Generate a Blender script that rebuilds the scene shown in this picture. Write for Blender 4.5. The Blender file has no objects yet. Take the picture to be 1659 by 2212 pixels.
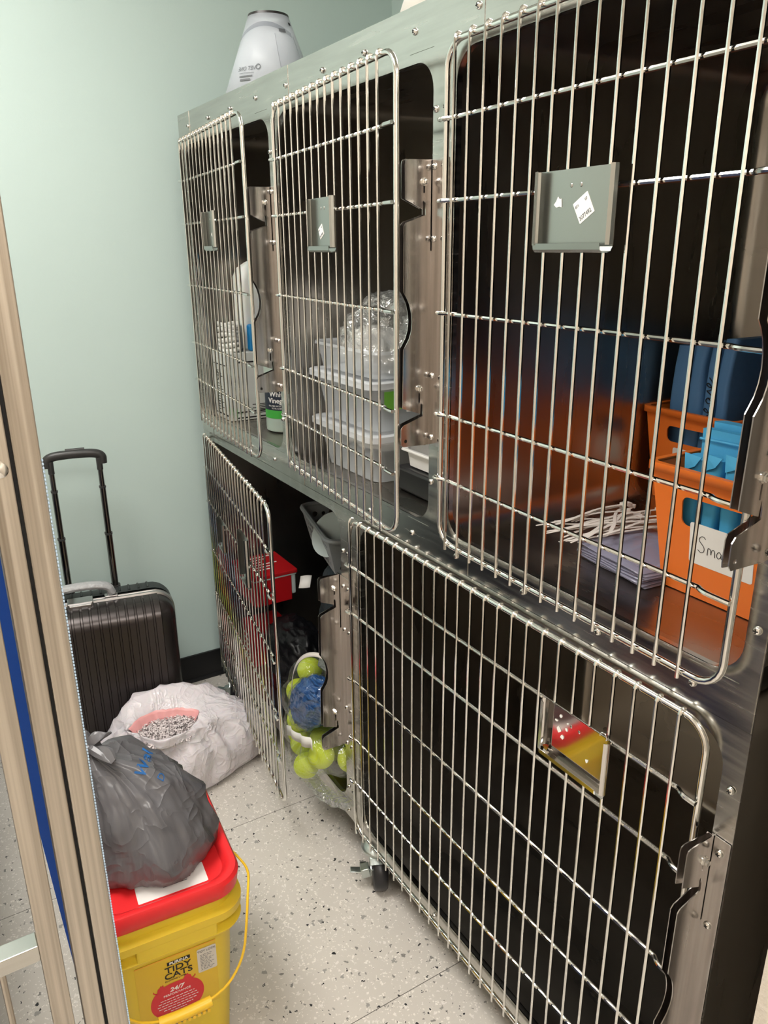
import bpy, bmesh, math, random
from mathutils import Vector, Matrix, noise
random.seed(7)
PI = math.pi
scene = bpy.context.scene
COL = scene.collection

# ------------------------------------------------------------------ camera
F_PX = 1665.58
R = [(0.52174965, 0.85307429, -0.00644629), (0.27312236, -0.17419371, -0.94607649), (-0.80819644, 0.49185445, -0.32387917)]
CAM = Vector((0, -0.7239, 1.43))
cd = bpy.data.cameras.new('camera'); cam = bpy.data.objects.new('camera', cd); COL.objects.link(cam)
cd.sensor_fit = 'HORIZONTAL'; cd.sensor_width = 36; cd.lens = 36 * F_PX / 1659; cd.clip_start = 0.02
M3 = Matrix((Vector(R[0]), -Vector(R[1]), -Vector(R[2]))).transposed()
cam.matrix_world = Matrix.Translation(CAM) @ M3.to_4x4()
scene.camera = cam


# ------------------------------------------------------------------ materials
def lin(c):
    c = c / 255.0
    return c / 12.92 if c <= 0.04045 else ((c + 0.055) / 1.055) ** 2.4


def rgb(r, g, b): return (lin(r), lin(g), lin(b), 1)


def mat(name, col, rough=0.5, metal=0.0, spec=0.5, bump=None, alpha=None, trans=0, ior=1.45, coat=0, sss=0, emit=None, aniso=0):
    m = bpy.data.materials.new(name); m.use_nodes = True
    nt = m.node_tree; b = nt.nodes['Principled BSDF']
    b.inputs['Base Color'].default_value = col
    b.inputs['Roughness'].default_value = rough
    b.inputs['Metallic'].default_value = metal
    b.inputs['Specular IOR Level'].default_value = spec
    b.inputs['IOR'].default_value = ior
    if alpha is not None: b.inputs['Alpha'].default_value = alpha
    if trans: b.inputs['Transmission Weight'].default_value = trans
    if coat: b.inputs['Coat Weight'].default_value = coat
    if sss:
        b.inputs['Subsurface Weight'].default_value = sss; b.inputs['Subsurface Scale'].default_value = 0.01
    if emit:
        b.inputs['Emission Color'].default_value = emit[0]; b.inputs['Emission Strength'].default_value = emit[1]
    if bump:
        sc, st, det, stretch = bump
        tc = nt.nodes.new('ShaderNodeTexCoord'); mp = nt.nodes.new('ShaderNodeMapping')
        mp.inputs['Scale'].default_value = stretch
        nz = nt.nodes.new('ShaderNodeTexNoise'); nz.inputs['Scale'].default_value = sc; nz.inputs['Detail'].default_value = det
        bp = nt.nodes.new('ShaderNodeBump'); bp.inputs['Strength'].default_value = st; bp.inputs['Distance'].default_value = 0.01
        nt.links.new(tc.outputs['Object'], mp.inputs[0]); nt.links.new(mp.outputs[0], nz.inputs[0])
        nt.links.new(nz.outputs[0], bp.inputs['Height']); nt.links.new(bp.outputs[0], b.inputs['Normal'])
    return m


def ramp(nt, stops):
    r = nt.nodes.new('ShaderNodeValToRGB')
    while len(r.color_ramp.elements) < len(stops): r.color_ramp.elements.new(0.5)
    for e, (p, c) in zip(r.color_ramp.elements, stops): e.position = p; e.color = c
    return r


def streak_rough(m, lo, hi, stretch, sc=8, colmix=None):
    """brushed look: roughness (and a little colour) follows stretched noise"""
    nt = m.node_tree; b = nt.nodes['Principled BSDF']
    tc = nt.nodes.new('ShaderNodeTexCoord'); mp = nt.nodes.new('ShaderNodeMapping'); mp.inputs['Scale'].default_value = stretch
    nz = nt.nodes.new('ShaderNodeTexNoise'); nz.inputs['Scale'].default_value = sc; nz.inputs['Detail'].default_value = 5
    nt.links.new(tc.outputs['Object'], mp.inputs[0]); nt.links.new(mp.outputs[0], nz.inputs[0])
    mr = nt.nodes.new('ShaderNodeMapRange'); mr.inputs['From Min'].default_value = 0.3; mr.inputs['From Max'].default_value = 0.7
    mr.inputs['To Min'].default_value = lo; mr.inputs['To Max'].default_value = hi
    nt.links.new(nz.outputs[0], mr.inputs[0]); nt.links.new(mr.outputs[0], b.inputs['Roughness'])
    if colmix:
        r = ramp(nt, [(0.32, colmix[0]), (0.68, colmix[1])])
        nt.links.new(nz.outputs[0], r.inputs[0]); nt.links.new(r.outputs[0], b.inputs['Base Color'])


M = {}
M['steel'] = mat('brushed_steel', (0.50, 0.49, 0.46, 1), 0.25, 1.0)
streak_rough(M['steel'], 0.17, 0.30, (1, 1, 14), 6, ((0.46, 0.45, 0.42, 1), (0.56, 0.55, 0.52, 1)))
M['plate'] = mat('bracket_steel', (0.55, 0.52, 0.5, 1), 0.22, 1.0)
streak_rough(M['plate'], 0.14, 0.28, (30, 30, 1), 3, ((0.46, 0.43, 0.41, 1), (0.6, 0.57, 0.55, 1)))
M['chrome'] = mat('polished_wire', (0.78, 0.77, 0.74, 1), 0.13, 1.0)
M['holder'] = mat('holder_steel', (0.42, 0.43, 0.41, 1), 0.27, 1.0)
M['holder_mirror'] = mat('holder_mirror', (0.62, 0.6, 0.58, 1), 0.07, 1.0)
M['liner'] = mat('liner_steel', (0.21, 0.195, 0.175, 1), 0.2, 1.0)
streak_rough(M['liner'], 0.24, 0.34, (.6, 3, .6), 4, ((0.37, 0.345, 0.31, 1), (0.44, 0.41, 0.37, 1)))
M['body'] = mat('body_steel', (0.10, 0.10, 0.092, 1), 0.25, 1.0)  # base darkened to stand in for dark reflections on the cage sides
M['zinc'] = mat('zinc_plate', (0.5, 0.54, 0.52, 1), 0.32, 1.0, bump=(60, 0.15, 3, (1, 1, 1)))
M['gate'] = mat('gate_steel', (0.52, 0.47, 0.41, 1), 0.38, 1.0)
streak_rough(M['gate'], 0.3, 0.48, (90, 90, 0.8), 2, ((0.36, 0.32, 0.27, 1), (0.62, 0.57, 0.5, 1)))
M['dark'] = mat('dark_recess', (0.01, 0.01, 0.01, 1), 0.6)
M['blackplastic'] = mat('black_plastic', (0.012, 0.012, 0.013, 1), 0.3)
M['rubber'] = mat('caster_rubber', (0.02, 0.02, 0.022, 1), 0.35)
M['blackbase'] = mat('baseboard_vinyl', (0.008, 0.008, 0.009, 1), 0.45)
M['orange'] = mat('orange_plastic', rgb(232, 118, 40), 0.42, sss=0.05)
M['bluefolder'] = mat('blue_wrap', rgb(84, 132, 182), 0.55, bump=(25, 0.2, 3, (1, 1, 1)))
M['cyan'] = mat('cyan_envelope', rgb(80, 178, 228), 0.6, bump=(20, 0.15, 3, (1, 1, 1)))
M['white'] = mat('white_paper', rgb(232, 230, 226), 0.6)
M['whiteplastic'] = mat('white_plastic', rgb(226, 224, 220), 0.35)
M['ink'] = mat('black_ink', (0.01, 0.01, 0.012, 1), 0.6)
M['greyink'] = mat('grey_ink', (0.12, 0.13, 0.14, 1), 0.6)
M['blueink'] = mat('blue_ink', rgb(30, 95, 160), 0.5)
M['card'] = mat('white_cardboard', rgb(205, 208, 205), 0.7)
M['navy'] = mat('navy_label', rgb(24, 32, 50), 0.5)
M['green'] = mat('green_label', rgb(60, 160, 60), 0.5)
M['lime'] = mat('green_sticker', rgb(120, 190, 70), 0.5)
M['jug'] = mat('jug_plastic', rgb(225, 228, 225), 0.35, sss=0.2)
M['bottle'] = mat('bottle_plastic', rgb(165, 180, 170), 0.3, sss=0.1)
M['bluepack'] = mat('blue_pack', rgb(20, 120, 180), 0.4)
M['tub'] = mat('translucent_tub', rgb(225, 230, 235), 0.25, alpha=0.36)
M['tublid'] = mat('translucent_lid', rgb(228, 232, 236), 0.25, alpha=0.62)


M['zipbag'] = mat('plastic_sleeves', rgb(170, 170, 195), 0.12, alpha=0.5, spec=0.8)
M['tie'] = mat('white_ties', rgb(225, 218, 212), 0.4)
M['cone'] = mat('frosted_collar', rgb(214, 220, 228), 0.35, alpha=0.5)
M['conewhite'] = mat('white_collar', rgb(226, 222, 214), 0.4)
M['conering'] = mat('collar_ring', (0.02, 0.018, 0.018, 1), 0.35)
M['conetrim'] = mat('collar_overlap', rgb(130, 138, 150), 0.4, alpha=0.35)
M['red'] = mat('red_plastic', rgb(222, 40, 44), 0.38, sss=0.05)
M['yellow'] = mat('yellow_plastic', rgb(222, 192, 52), 0.4, sss=0.08)
M['handleyellow'] = mat('yellow_handle', rgb(235, 190, 48), 0.35)
M['orangeband'] = mat('label_band', rgb(222, 160, 44), 0.5)
M['labelred'] = mat('label_red', rgb(205, 40, 48), 0.45)
M['redbox'] = mat('red_card_box', rgb(170, 14, 22), 0.45)
M['greybasket'] = mat('grey_basket', rgb(150, 156, 160), 0.5)
M['whitetub'] = mat('pale_roll', rgb(185, 196, 196), 0.5)
M['greenpack'] = mat('green_patterned', rgb(95, 150, 60), 0.45)
M['teal2'] = mat('teal_patterned', rgb(40, 110, 110), 0.45)
M['cloth'] = mat('dark_cloth', rgb(38, 48, 54), 0.9, bump=(80, 0.4, 4, (1, 1, 1)))
M['bluecloth'] = mat('blue_towel', rgb(34, 84, 142), 0.8, bump=(40, 1.0, 3, (.4, 1, 2.5)))
M['foam'] = mat('grey_foam', rgb(150, 156, 150), 0.85, bump=(200, 0.4, 3, (1, 1, 1)))
M['ball'] = mat('tennis_felt', rgb(205, 222, 50), 0.95, bump=(500, 0.35, 3, (1, 1, 1)), sss=0.05)
M['ballseam'] = mat('tennis_seam', rgb(205, 216, 120), 0.8)
M['trash'] = mat('white_bag', rgb(222, 216, 221), 0.22, sss=0.1)
M['pinkband'] = mat('pink_drawstring', rgb(238, 168, 168), 0.35, sss=0.1)
M['greybag'] = mat('grey_bag', rgb(104, 103, 106), 0.28, alpha=0.95)
M['blackbag'] = mat('black_bag', (0.004, 0.004, 0.005, 1), 0.32, spec=0.25)
M['shell'] = mat('suitcase_shell', rgb(64, 59, 58), 0.27, metal=0.6)
M['shellback'] = mat('suitcase_back', rgb(48, 52, 52), 0.5, metal=0.2)
M['alu'] = mat('aluminium_frame', (0.55, 0.55, 0.56, 1), 0.3, 1.0)
M['gripwrap'] = mat('wrapped_grip', rgb(165, 166, 168), 0.25, bump=(60, 0.6, 4, (1, 1, 1)))
M['pole'] = mat('trolley_pole', (0.16, 0.145, 0.135, 1), 0.22, 1.0)
M['poledark'] = mat('trolley_dark', (0.03, 0.03, 0.03, 1), 0.35)
M['bluepanel'] = mat('blue_panel', rgb(12, 68, 158), 0.4)
M['glint'] = mat('edge_glint', rgb(190, 215, 240), 0.3)
M['navycab'] = mat('navy_reflection', rgb(26, 31, 62), 0.5)
M['greywall'] = mat('grey_scrap', rgb(150, 150, 146), 0.6)


def crease(m, sc, st, dist=.006, stretch=(1, 1, 1), rot=(0, 0, 0)):
    """sharp folds of thin plastic: ridged noise drives the bump"""
    nt = m.node_tree; tc = nt.nodes.new('ShaderNodeTexCoord'); mp = nt.nodes.new('ShaderNodeMapping')
    mp.inputs['Scale'].default_value = stretch; mp.inputs['Rotation'].default_value = rot
    nt.links.new(tc.outputs['Object'], mp.inputs[0]); prev = None
    for k, (f, w) in enumerate(((1, 1.0), (3.1, .45))):
        nz = nt.nodes.new('ShaderNodeTexNoise'); nz.inputs['Scale'].default_value = sc * f; nz.inputs['Detail'].default_value = 2; nz.inputs['Distortion'].default_value = .8
        nt.links.new(mp.outputs[0], nz.inputs[0])
        a = nt.nodes.new('ShaderNodeMath'); a.operation = 'SUBTRACT'; a.inputs[1].default_value = .5; nt.links.new(nz.outputs[0], a.inputs[0])
        b = nt.nodes.new('ShaderNodeMath'); b.operation = 'ABSOLUTE'; nt.links.new(a.outputs[0], b.inputs[0])
        c = nt.nodes.new('ShaderNodeMath'); c.operation = 'POWER'; c.inputs[1].default_value = .55; nt.links.new(b.outputs[0], c.inputs[0])
        bp = nt.nodes.new('ShaderNodeBump'); bp.inputs['Strength'].default_value = st * w; bp.inputs['Distance'].default_value = dist; bp.invert = True
        nt.links.new(c.outputs[0], bp.inputs['Height'])
        if prev: nt.links.new(prev.outputs[0], bp.inputs['Normal'])
        prev = bp
    for n in nt.nodes:
        if 'Normal' in n.inputs and n.type in ('BSDF_PRINCIPLED', 'BSDF_GLOSSY', 'FRESNEL', 'LAYER_WEIGHT'): nt.links.new(prev.outputs[0], n.inputs['Normal'])
    return m


def film(name, haze, gloss, hazecol=(.85, .88, .87, 1), sc=22, st=1.0, dist=.008):
    """thin clear plastic: mostly see-through, with glints on its creases"""
    m = bpy.data.materials.new(name); m.use_nodes = True; nt = m.node_tree; nt.nodes.clear(); L = nt.links
    out = nt.nodes.new('ShaderNodeOutputMaterial'); tr = nt.nodes.new('ShaderNodeBsdfTransparent'); tr.inputs[0].default_value = (.96, .97, .97, 1)
    di = nt.nodes.new('ShaderNodeBsdfTranslucent'); di.inputs[0].default_value = hazecol; d2 = nt.nodes.new('ShaderNodeBsdfDiffuse'); d2.inputs[0].default_value = hazecol
    dm = nt.nodes.new('ShaderNodeMixShader'); L.new(di.outputs[0], dm.inputs[1]); L.new(d2.outputs[0], dm.inputs[2])
    gl = nt.nodes.new('ShaderNodeBsdfGlossy'); gl.inputs['Roughness'].default_value = .12; gl.inputs[0].default_value = (1, 1, 1, 1)
    m1 = nt.nodes.new('ShaderNodeMixShader'); m1.inputs[0].default_value = haze; L.new(tr.outputs[0], m1.inputs[1]); L.new(dm.outputs[0], m1.inputs[2])
    lw = nt.nodes.new('ShaderNodeLayerWeight'); lw.inputs['Blend'].default_value = .35
    mr = nt.nodes.new('ShaderNodeMapRange'); mr.inputs['To Min'].default_value = gloss; mr.inputs['To Max'].default_value = .8 if gloss > .1 else .3; L.new(lw.outputs['Facing'], mr.inputs[0])
    m2 = nt.nodes.new('ShaderNodeMixShader'); L.new(mr.outputs[0], m2.inputs[0]); L.new(m1.outputs[0], m2.inputs[1]); L.new(gl.outputs[0], m2.inputs[2])
    L.new(m2.outputs[0], out.inputs[0]); crease(m, sc, st, dist); return m


def floor_mat():
    m = mat('speckled_vinyl', rgb(200, 193, 184), 0.42)
    nt = m.node_tree; b = nt.nodes['Principled BSDF']; L = nt.links
    tc = nt.nodes.new('ShaderNodeTexCoord')
    nz = nt.nodes.new('ShaderNodeTexNoise'); nz.inputs['Scale'].default_value = 130; nz.inputs['Detail'].default_value = 2
    L.new(tc.outputs['Object'], nz.inputs[0])
    mx = nt.nodes.new('ShaderNodeMixRGB'); mx.blend_type = 'ADD'; mx.inputs[0].default_value = 0.016
    L.new(tc.outputs['Object'], mx.inputs[1]); L.new(nz.outputs[1], mx.inputs[2])
    cur = None
    base = nt.nodes.new('ShaderNodeTexNoise'); base.inputs['Scale'].default_value = 3; L.new(tc.outputs['Object'], base.inputs[0])
    br = ramp(nt, [(0.3, rgb(194, 188, 180)), (0.7, rgb(204, 198, 190))]); L.new(base.outputs[0], br.inputs[0])
    cur = br.outputs[0]
    for sc, thr, dist, col in ((170, 0.45, 0.30, rgb(226, 220, 212)), (120, 0.72, 0.30, rgb(220, 214, 208)), (105, 0.87, 0.28, rgb(130, 127, 122)), (140, 0.93, 0.3, rgb(40, 40, 42)), (70, 0.95, 0.3, rgb(150, 147, 142))):
        v = nt.nodes.new('ShaderNodeTexVoronoi'); v.inputs['Scale'].default_value = sc
        mp = nt.nodes.new('ShaderNodeMapping'); mp.inputs['Location'].default_value = (sc * .13, sc * .07, 0); mp.inputs['Rotation'].default_value = (0, 0, sc)
        L.new(mx.outputs[0], mp.inputs[0]); L.new(mp.outputs[0], v.inputs[0])
        sep = nt.nodes.new('ShaderNodeSeparateColor'); L.new(v.outputs['Color'], sep.inputs[0])
        gt = nt.nodes.new('ShaderNodeMath'); gt.operation = 'GREATER_THAN'; gt.inputs[1].default_value = thr; L.new(sep.outputs[0], gt.inputs[0])
        md = nt.nodes.new('ShaderNodeMath'); md.operation = 'MULTIPLY'; md.inputs[1].default_value = dist * 1.6; L.new(sep.outputs[1], md.inputs[0])
        lt = nt.nodes.new('ShaderNodeMath'); lt.operation = 'LESS_THAN'; L.new(v.outputs['Distance'], lt.inputs[0]); L.new(md.outputs[0], lt.inputs[1])
        mu = nt.nodes.new('ShaderNodeMath'); mu.operation = 'MULTIPLY'; L.new(gt.outputs[0], mu.inputs[0]); L.new(lt.outputs[0], mu.inputs[1])
        mm = nt.nodes.new('ShaderNodeMixRGB'); mm.inputs[2].default_value = col
        L.new(mu.outputs[0], mm.inputs[0]); L.new(cur, mm.inputs[1]); cur = mm.outputs[0]
    # tile joints running across the aisle
    sx = nt.nodes.new('ShaderNodeSeparateXYZ'); L.new(tc.outputs['Object'], sx.inputs[0])
    a = nt.nodes.new('ShaderNodeMath'); a.operation = 'ADD'; a.inputs[1].default_value = 0.975 + 3.16; L.new(sx.outputs[0], a.inputs[0])
    w = nt.nodes.new('ShaderNodeMath'); w.operation = 'PINGPONG'; w.inputs[1].default_value = 0.316; L.new(a.outputs[0], w.inputs[0])
    l2 = nt.nodes.new('ShaderNodeMath'); l2.operation = 'LESS_THAN'; l2.inputs[1].default_value = 0.0008; L.new(w.outputs[0], l2.inputs[0])
    mm = nt.nodes.new('ShaderNodeMixRGB'); mm.inputs[2].default_value = rgb(95, 90, 84)
    L.new(l2.outputs[0], mm.inputs[0]); L.new(cur, mm.inputs[1]); L.new(mm.outputs[0], b.inputs['Base Color'])
    return m


M['floor'] = floor_mat()
M['film'] = film('clear_film', .05, .07, sc=9)
M['filmdense'] = film('cloudy_film', .16, .16, sc=16)
M['towelfilm'] = film('wrap_film', .0, .06, sc=6, st=1.0, dist=.012)
for k_, a_ in (('trash', (9, .9, .009)), ('greybag', (5, .8, .012)), ('blackbag', (10, .4))): crease(M[k_], *a_)
M['teal'] = mat('teal_wall_paint', rgb(194, 213, 209), 0.6, bump=(350, 0.04, 3, (1, 1, 1)))
M['ceiling'] = mat('ceiling_tile', rgb(225, 225, 220), 0.8)
M['cream'] = mat('cream_wall_paint', rgb(205, 196, 184), 0.7, bump=(150, 0.15, 3, (1, 1, 1)))
M['lamp'] = mat('lamp_panel', (1, 1, 1, 1), 0.5, emit=((1, 0.965, 0.91, 1), 21.0))

# ------------------------------------------------------------------ geometry helpers
class G:
    def __init__(s): s.v = []; s.f = []; s.mi = []
    def add(s, v, f, mi=0):
        n = len(s.v); s.v += [tuple(p) for p in v]; s.f += [tuple(i + n for i in q) for q in f]; s.mi += [mi] * len(f); return s
    def box(s, x0, x1, y0, y1, z0, z1, mi=0, mx=None):
        v = [Vector(p) for p in ((x0, y0, z0), (x1, y0, z0), (x1, y1, z0), (x0, y1, z0), (x0, y0, z1), (x1, y0, z1), (x1, y1, z1), (x0, y1, z1))]
        if mx: v = [mx @ p for p in v]
        return s.add(v, [(0, 3, 2, 1), (4, 5, 6, 7), (0, 1, 5, 4), (1, 2, 6, 5), (2, 3, 7, 6), (3, 0, 4, 7)], mi)
    def tube(s, pts, r, seg=8, closed=False, mi=0, flat=1.0):
        pts = [Vector(p) for p in pts]; n = len(pts)
        rr = r if isinstance(r, (list, tuple)) else [r] * n
        T = []
        for i in range(n):
            if closed: t = pts[(i + 1) % n] - pts[i - 1]
            else: t = pts[min(i + 1, n - 1)] - pts[max(i - 1, 0)]
            T.append(t.normalized() if t.length > 1e-9 else Vector((0, 0, 1)))
        u = T[0].cross(Vector((0, 0, 1)))
        if u.length < 0.1: u = T[0].cross(Vector((0, 1, 0)))
        u.normalize(); vs = []
        for i in range(n):
            u = (u - T[i] * u.dot(T[i])).normalized(); w = T[i].cross(u)
            for k in range(seg):
                a = 2 * PI * k / seg; vs.append(pts[i] + (u * math.cos(a) + w * math.sin(a) * flat) * rr[i])
        fs = []
        for i in range(n if closed else n - 1):
            j = (i + 1) % n
            for k in range(seg): fs.append((i * seg + k, i * seg + (k + 1) % seg, j * seg + (k + 1) % seg, j * seg + k))
        if not closed: fs.append(tuple(range(seg))[::-1]); fs.append(tuple(range((n - 1) * seg, n * seg)))
        return s.add(vs, fs, mi)
    def loft(s, secs, close=True, cap0=False, cap1=False, mi=0):
        n = len(secs[0]); vs = [p for q in secs for p in q]; fs = []
        for i in range(len(secs) - 1):
            for k in range(n if close else n - 1):
                fs.append((i * n + k, i * n + (k + 1) % n, (i + 1) * n + (k + 1) % n, (i + 1) * n + k))
        if cap0: fs.append(tuple(range(n))[::-1])
        if cap1: fs.append(tuple(range((len(secs) - 1) * n, len(secs) * n)))
        return s.add(vs, fs, mi)
    def lathe(s, prof, c=(0, 0, 0), seg=24, mx=None, mi=0, cap0=True, cap1=True):
        secs = [[Vector((c[0] + r * math.cos(2 * PI * k / seg), c[1] + r * math.sin(2 * PI * k / seg), c[2] + z)) for k in range(seg)] for r, z in prof]
        if mx: secs = [[mx @ p for p in q] for q in secs]
        return s.loft(secs, True, cap0, cap1, mi)
    def ball(s, c, r, seg=16, mi=0, sc=(1, 1, 1)):
        prof = [(max(1e-4, math.sin(PI * i / (seg // 2))) , -math.cos(PI * i / (seg // 2))) for i in range(seg // 2 + 1)]
        return s.add(*_sph(c, r, seg, sc), mi)


def _sph(c, r, seg, sc):
    n = seg // 2; v = []; f = []
    for i in range(n + 1):
        a = PI * i / n
        for k in range(seg):
            b = 2 * PI * k / seg
            v.append((c[0] + r * sc[0] * math.sin(a) * math.cos(b), c[1] + r * sc[1] * math.sin(a) * math.sin(b), c[2] - r * sc[2] * math.cos(a)))
    for i in range(n):
        for k in range(seg): f.append((i * seg + k, i * seg + (k + 1) % seg, (i + 1) * seg + (k + 1) % seg, (i + 1) * seg + k))
    return v, f


def tag(o, label=None, cat=None, group=None, kind=None):
    if label: o['label'] = label
    if cat: o['category'] = cat
    if group: o['group'] = group
    if kind: o['kind'] = kind
    return o


def empty(name, loc, label, cat, group=None):
    o = bpy.data.objects.new(name, None); COL.objects.link(o); o.location = loc; o.empty_display_size = 0.05
    return tag(o, label, cat, group)


def put(o, parent):
    if parent is not None:
        o.parent = parent
        if parent.type == 'EMPTY': o.matrix_parent_inverse = Matrix.Translation(-parent.location)
        else: o.matrix_parent_inverse = Matrix.Translation(-Vector(parent.location) - Vector(parent.get('_off', (0, 0, 0)))) if parent.get('_top') else Matrix.Identity(4)
    return o


def mk(name, g, mats, parent=None, smooth=True, origin=None, bevel=0, angle=40, keep=False, solid=0):
    me = bpy.data.meshes.new(name)
    if isinstance(g, G):
        off = Vector(origin) if origin else Vector((0, 0, 0))
        me.from_pydata([Vector(p) - off for p in g.v], [], g.f)
        for p, mi in zip(me.polygons, g.mi): p.material_index = mi
    if not isinstance(mats, (list, tuple)): mats = [mats]
    for m in mats: me.materials.append(m)
    if not keep:
        bm = bmesh.new(); bm.from_mesh(me)
        bmesh.ops.remove_doubles(bm, verts=bm.verts, dist=1e-6)
        bmesh.ops.recalc_face_normals(bm, faces=bm.faces); bm.to_mesh(me); bm.free()
    o = bpy.data.objects.new(name, me); COL.objects.link(o)
    if origin: o.location = origin; o['_top'] = 1
    if smooth:
        me.polygons.foreach_set('use_smooth', [True] * len(me.polygons))
        try: me.set_sharp_from_angle(angle=math.radians(angle))
        except Exception: pass
    if solid:
        md = o.modifiers.new('s', 'SOLIDIFY'); md.thickness = solid; md.offset = 0
    if bevel:
        md = o.modifiers.new('b', 'BEVEL'); md.width = bevel; md.segments = 2; md.limit_method = 'ANGLE'; md.angle_limit = math.radians(35)
    return put(o, parent)


def rr(x0, x1, y0, y1, r, n=6):
    pts = []
    for cx, cy, a0 in ((x1 - r, y1 - r, 0), (x0 + r, y1 - r, PI / 2), (x0 + r, y0 + r, PI), (x1 - r, y0 + r, 1.5 * PI)):
        for i in range(n + 1):
            a = a0 + PI / 2 * i / n; pts.append((cx + r * math.cos(a), cy + r * math.sin(a)))
    return pts


def circ(cx, cy, r, n=16): return [(cx + r * math.cos(2 * PI * i / n), cy + r * math.sin(2 * PI * i / n)) for i in range(n)]


def plate_geo(loops, th, mp):
    """flat sheet from 2D loops (first is the outline, others holes); mp maps (u,v,w) to world"""
    cu = bpy.data.curves.new('tmp', 'CURVE'); cu.dimensions = '2D'; cu.fill_mode = 'BOTH'; cu.extrude = th / 2
    for lp in loops:
        sp = cu.splines.new('POLY'); sp.points.add(len(lp) - 1); sp.use_cyclic_u = True
        for p, q in zip(sp.points, lp): p.co = (q[0], q[1], 0, 1)
    ob = bpy.data.objects.new('tmp', cu)
    me = bpy.data.meshes.new_from_object(ob)
    g = G(); g.add([mp(*v.co) for v in me.vertices], [tuple(p.vertices) for p in me.polygons])
    bpy.data.objects.remove(ob); bpy.data.curves.remove(cu); bpy.data.meshes.remove(me)
    return g


def text_geo(s, size, mp, shear=0, ext=0.0002, align='LEFT', sx=1.0, bold=0):
    cu = bpy.data.curves.new('tmp', 'FONT'); cu.body = s; cu.size = size; cu.shear = shear; cu.extrude = ext; cu.align_x = align; cu.offset = bold; cu.resolution_u = 3
    ob = bpy.data.objects.new('tmp', cu)
    me = bpy.data.meshes.new_from_object(ob)
    g = G(); g.add([mp(v.co[0] * sx, v.co[1], v.co[2]) for v in me.vertices], [tuple(p.vertices) for p in me.polygons])
    bpy.data.objects.remove(ob); bpy.data.curves.remove(cu); bpy.data.meshes.remove(me)
    return g


def frame_map(o, u, v):
    o = Vector(o); u = Vector(u).normalized(); v = Vector(v).normalized(); w = u.cross(v)
    return lambda a, b, c: o + u * a + v * b + w * c


def XZ(y): return lambda a, b, c: Vector((a, y + c, b))


# ------------------------------------------------------------------ room
XW, YB, YO, XR, ZC = -2.37, 0.76, -1.85, 1.6, 2.62
def slab(name, x0, x1, y0, y1, z0, z1, m, kind='structure'):
    return tag(mk(name, G().box(x0, x1, y0, y1, z0, z1), m, smooth=False, origin=((x0 + x1) / 2, (y0 + y1) / 2, z0)), kind=kind)
def slab_world(name, x0, x1, y0, y1, z0, z1, m):
    return tag(mk(name, G().box(x0, x1, y0, y1, z0, z1), m, smooth=False), kind='structure')
slab_world('floor', XW - .1, XR + .1, YO - .1, YB + .1, -0.05, 0, M['floor'])
slab('ceiling', XW - .1, XR + .1, YO - .1, YB + .1, ZC, ZC + .05, M['ceiling'])
slab('wall_left', XW - .1, XW, YO - .1, YB + .1, 0, ZC, M['teal'])
slab('wall_back', XW, XR, YB, YB + .1, 0, ZC, M['teal'])
slab('wall_front', XW, XR + .1, YO - .1, YO, 0, ZC, M['cream'])
slab('wall_right', XR, XR + .1, YO, YB, 0, ZC, M['cream'])
slab('trim_1', -0.28, XR, -0.1422, YB, 0, ZC, M['cream'])
g = G(); g.box(XW, XW + .008, YO, YB, 0.0, 0.1); g.tube([(XW + .006, YO, .006), (XW + .006, YB, .006)], .009, 8)
tag(mk('baseboard_left', g, M['blackbase'], smooth=False), kind='structure')
tag(mk('baseboard_back', G().box(XW + .01, -0.29, YB - .008, YB, 0, .1), M['blackbase'], smooth=False), kind='structure')

for i, (x, y) in enumerate(((0.95, -0.85), (-1.25, -1.0))):
    root = empty('ceiling_light', (x, y, ZC - .03), ('rectangular ceiling light panel over the right end of the room', 'rectangular ceiling light panel over the left end of the aisle')[i], 'ceiling light', None)
    mk('light_frame', plate_geo([rr(x - .62, x + .62, y - .32, y + .32, .01), rr(x - .59, x + .59, y - .29, y + .29, .01)], .03, lambda a, b, c: Vector((a, b, ZC - .016 + c))), M['whiteplastic'], root, smooth=False)
    mk('diffuser', G().box(x - .59, x + .59, y - .29, y + .29, ZC - .02, ZC - .012), M['lamp'], root, smooth=False)

# unseen cabinet added across the aisle to give the steel its dark reflection
g = G(); g.box(-2.355, -.95, -1.25, -.82, .08, .66)
cab = mk('reflection_cabinet', g, M['navycab'], smooth=False, origin=(-1.65, -1.03, 0), bevel=.004)
tag(cab, 'unseen navy cabinet added across the aisle to darken reflections in the steel cages', 'cabinet')
for k in range(4):
    x0 = -2.35 + k * .35
    d = mk('cabinet_door', G().box(x0, x0 + .342, -.82, -.802, .1, .64), M['navycab'], cab, smooth=False, bevel=.003)
    mk('door_pull', G().tube([(x0 + .3, -.802, .5), (x0 + .3, -.785, .51), (x0 + .3, -.785, .58), (x0 + .3, -.802, .59)], .005), M['chrome'], d)
mk('cabinet_base', G().box(-2.34, -.97, -1.22, -.86, 0, .08), M['blackbase'], cab, smooth=False)

# ------------------------------------------------------------------ steel cages
R_BRK = [(0, 0), (-.043, -.001), (-.048, -.003), (-.050, -.008), (-.050, -.056), (-.018, -.070), (-.0175, -.066), (-.0185, -.060), (-.0165, -.057), (-.0135, -.060), (-.013, -.078), (-.048, -.089), (-.052, -.094), (-.0525, -.190),
         (-.047, -.198), (-.0415, -.209), (-.038, -.222), (-.0365, -.236), (-.038, -.250), (-.042, -.262), (-.047, -.270), (-.0525, -.278), (-.054, -.372), (-.020, -.384), (-.0185, -.368), (-.0155, -.368), (-.0145, -.388), (-.052, -.400), (-.057, -.406), (-.057, -.430), (-.053, -.436), (0, -.438)]


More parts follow.
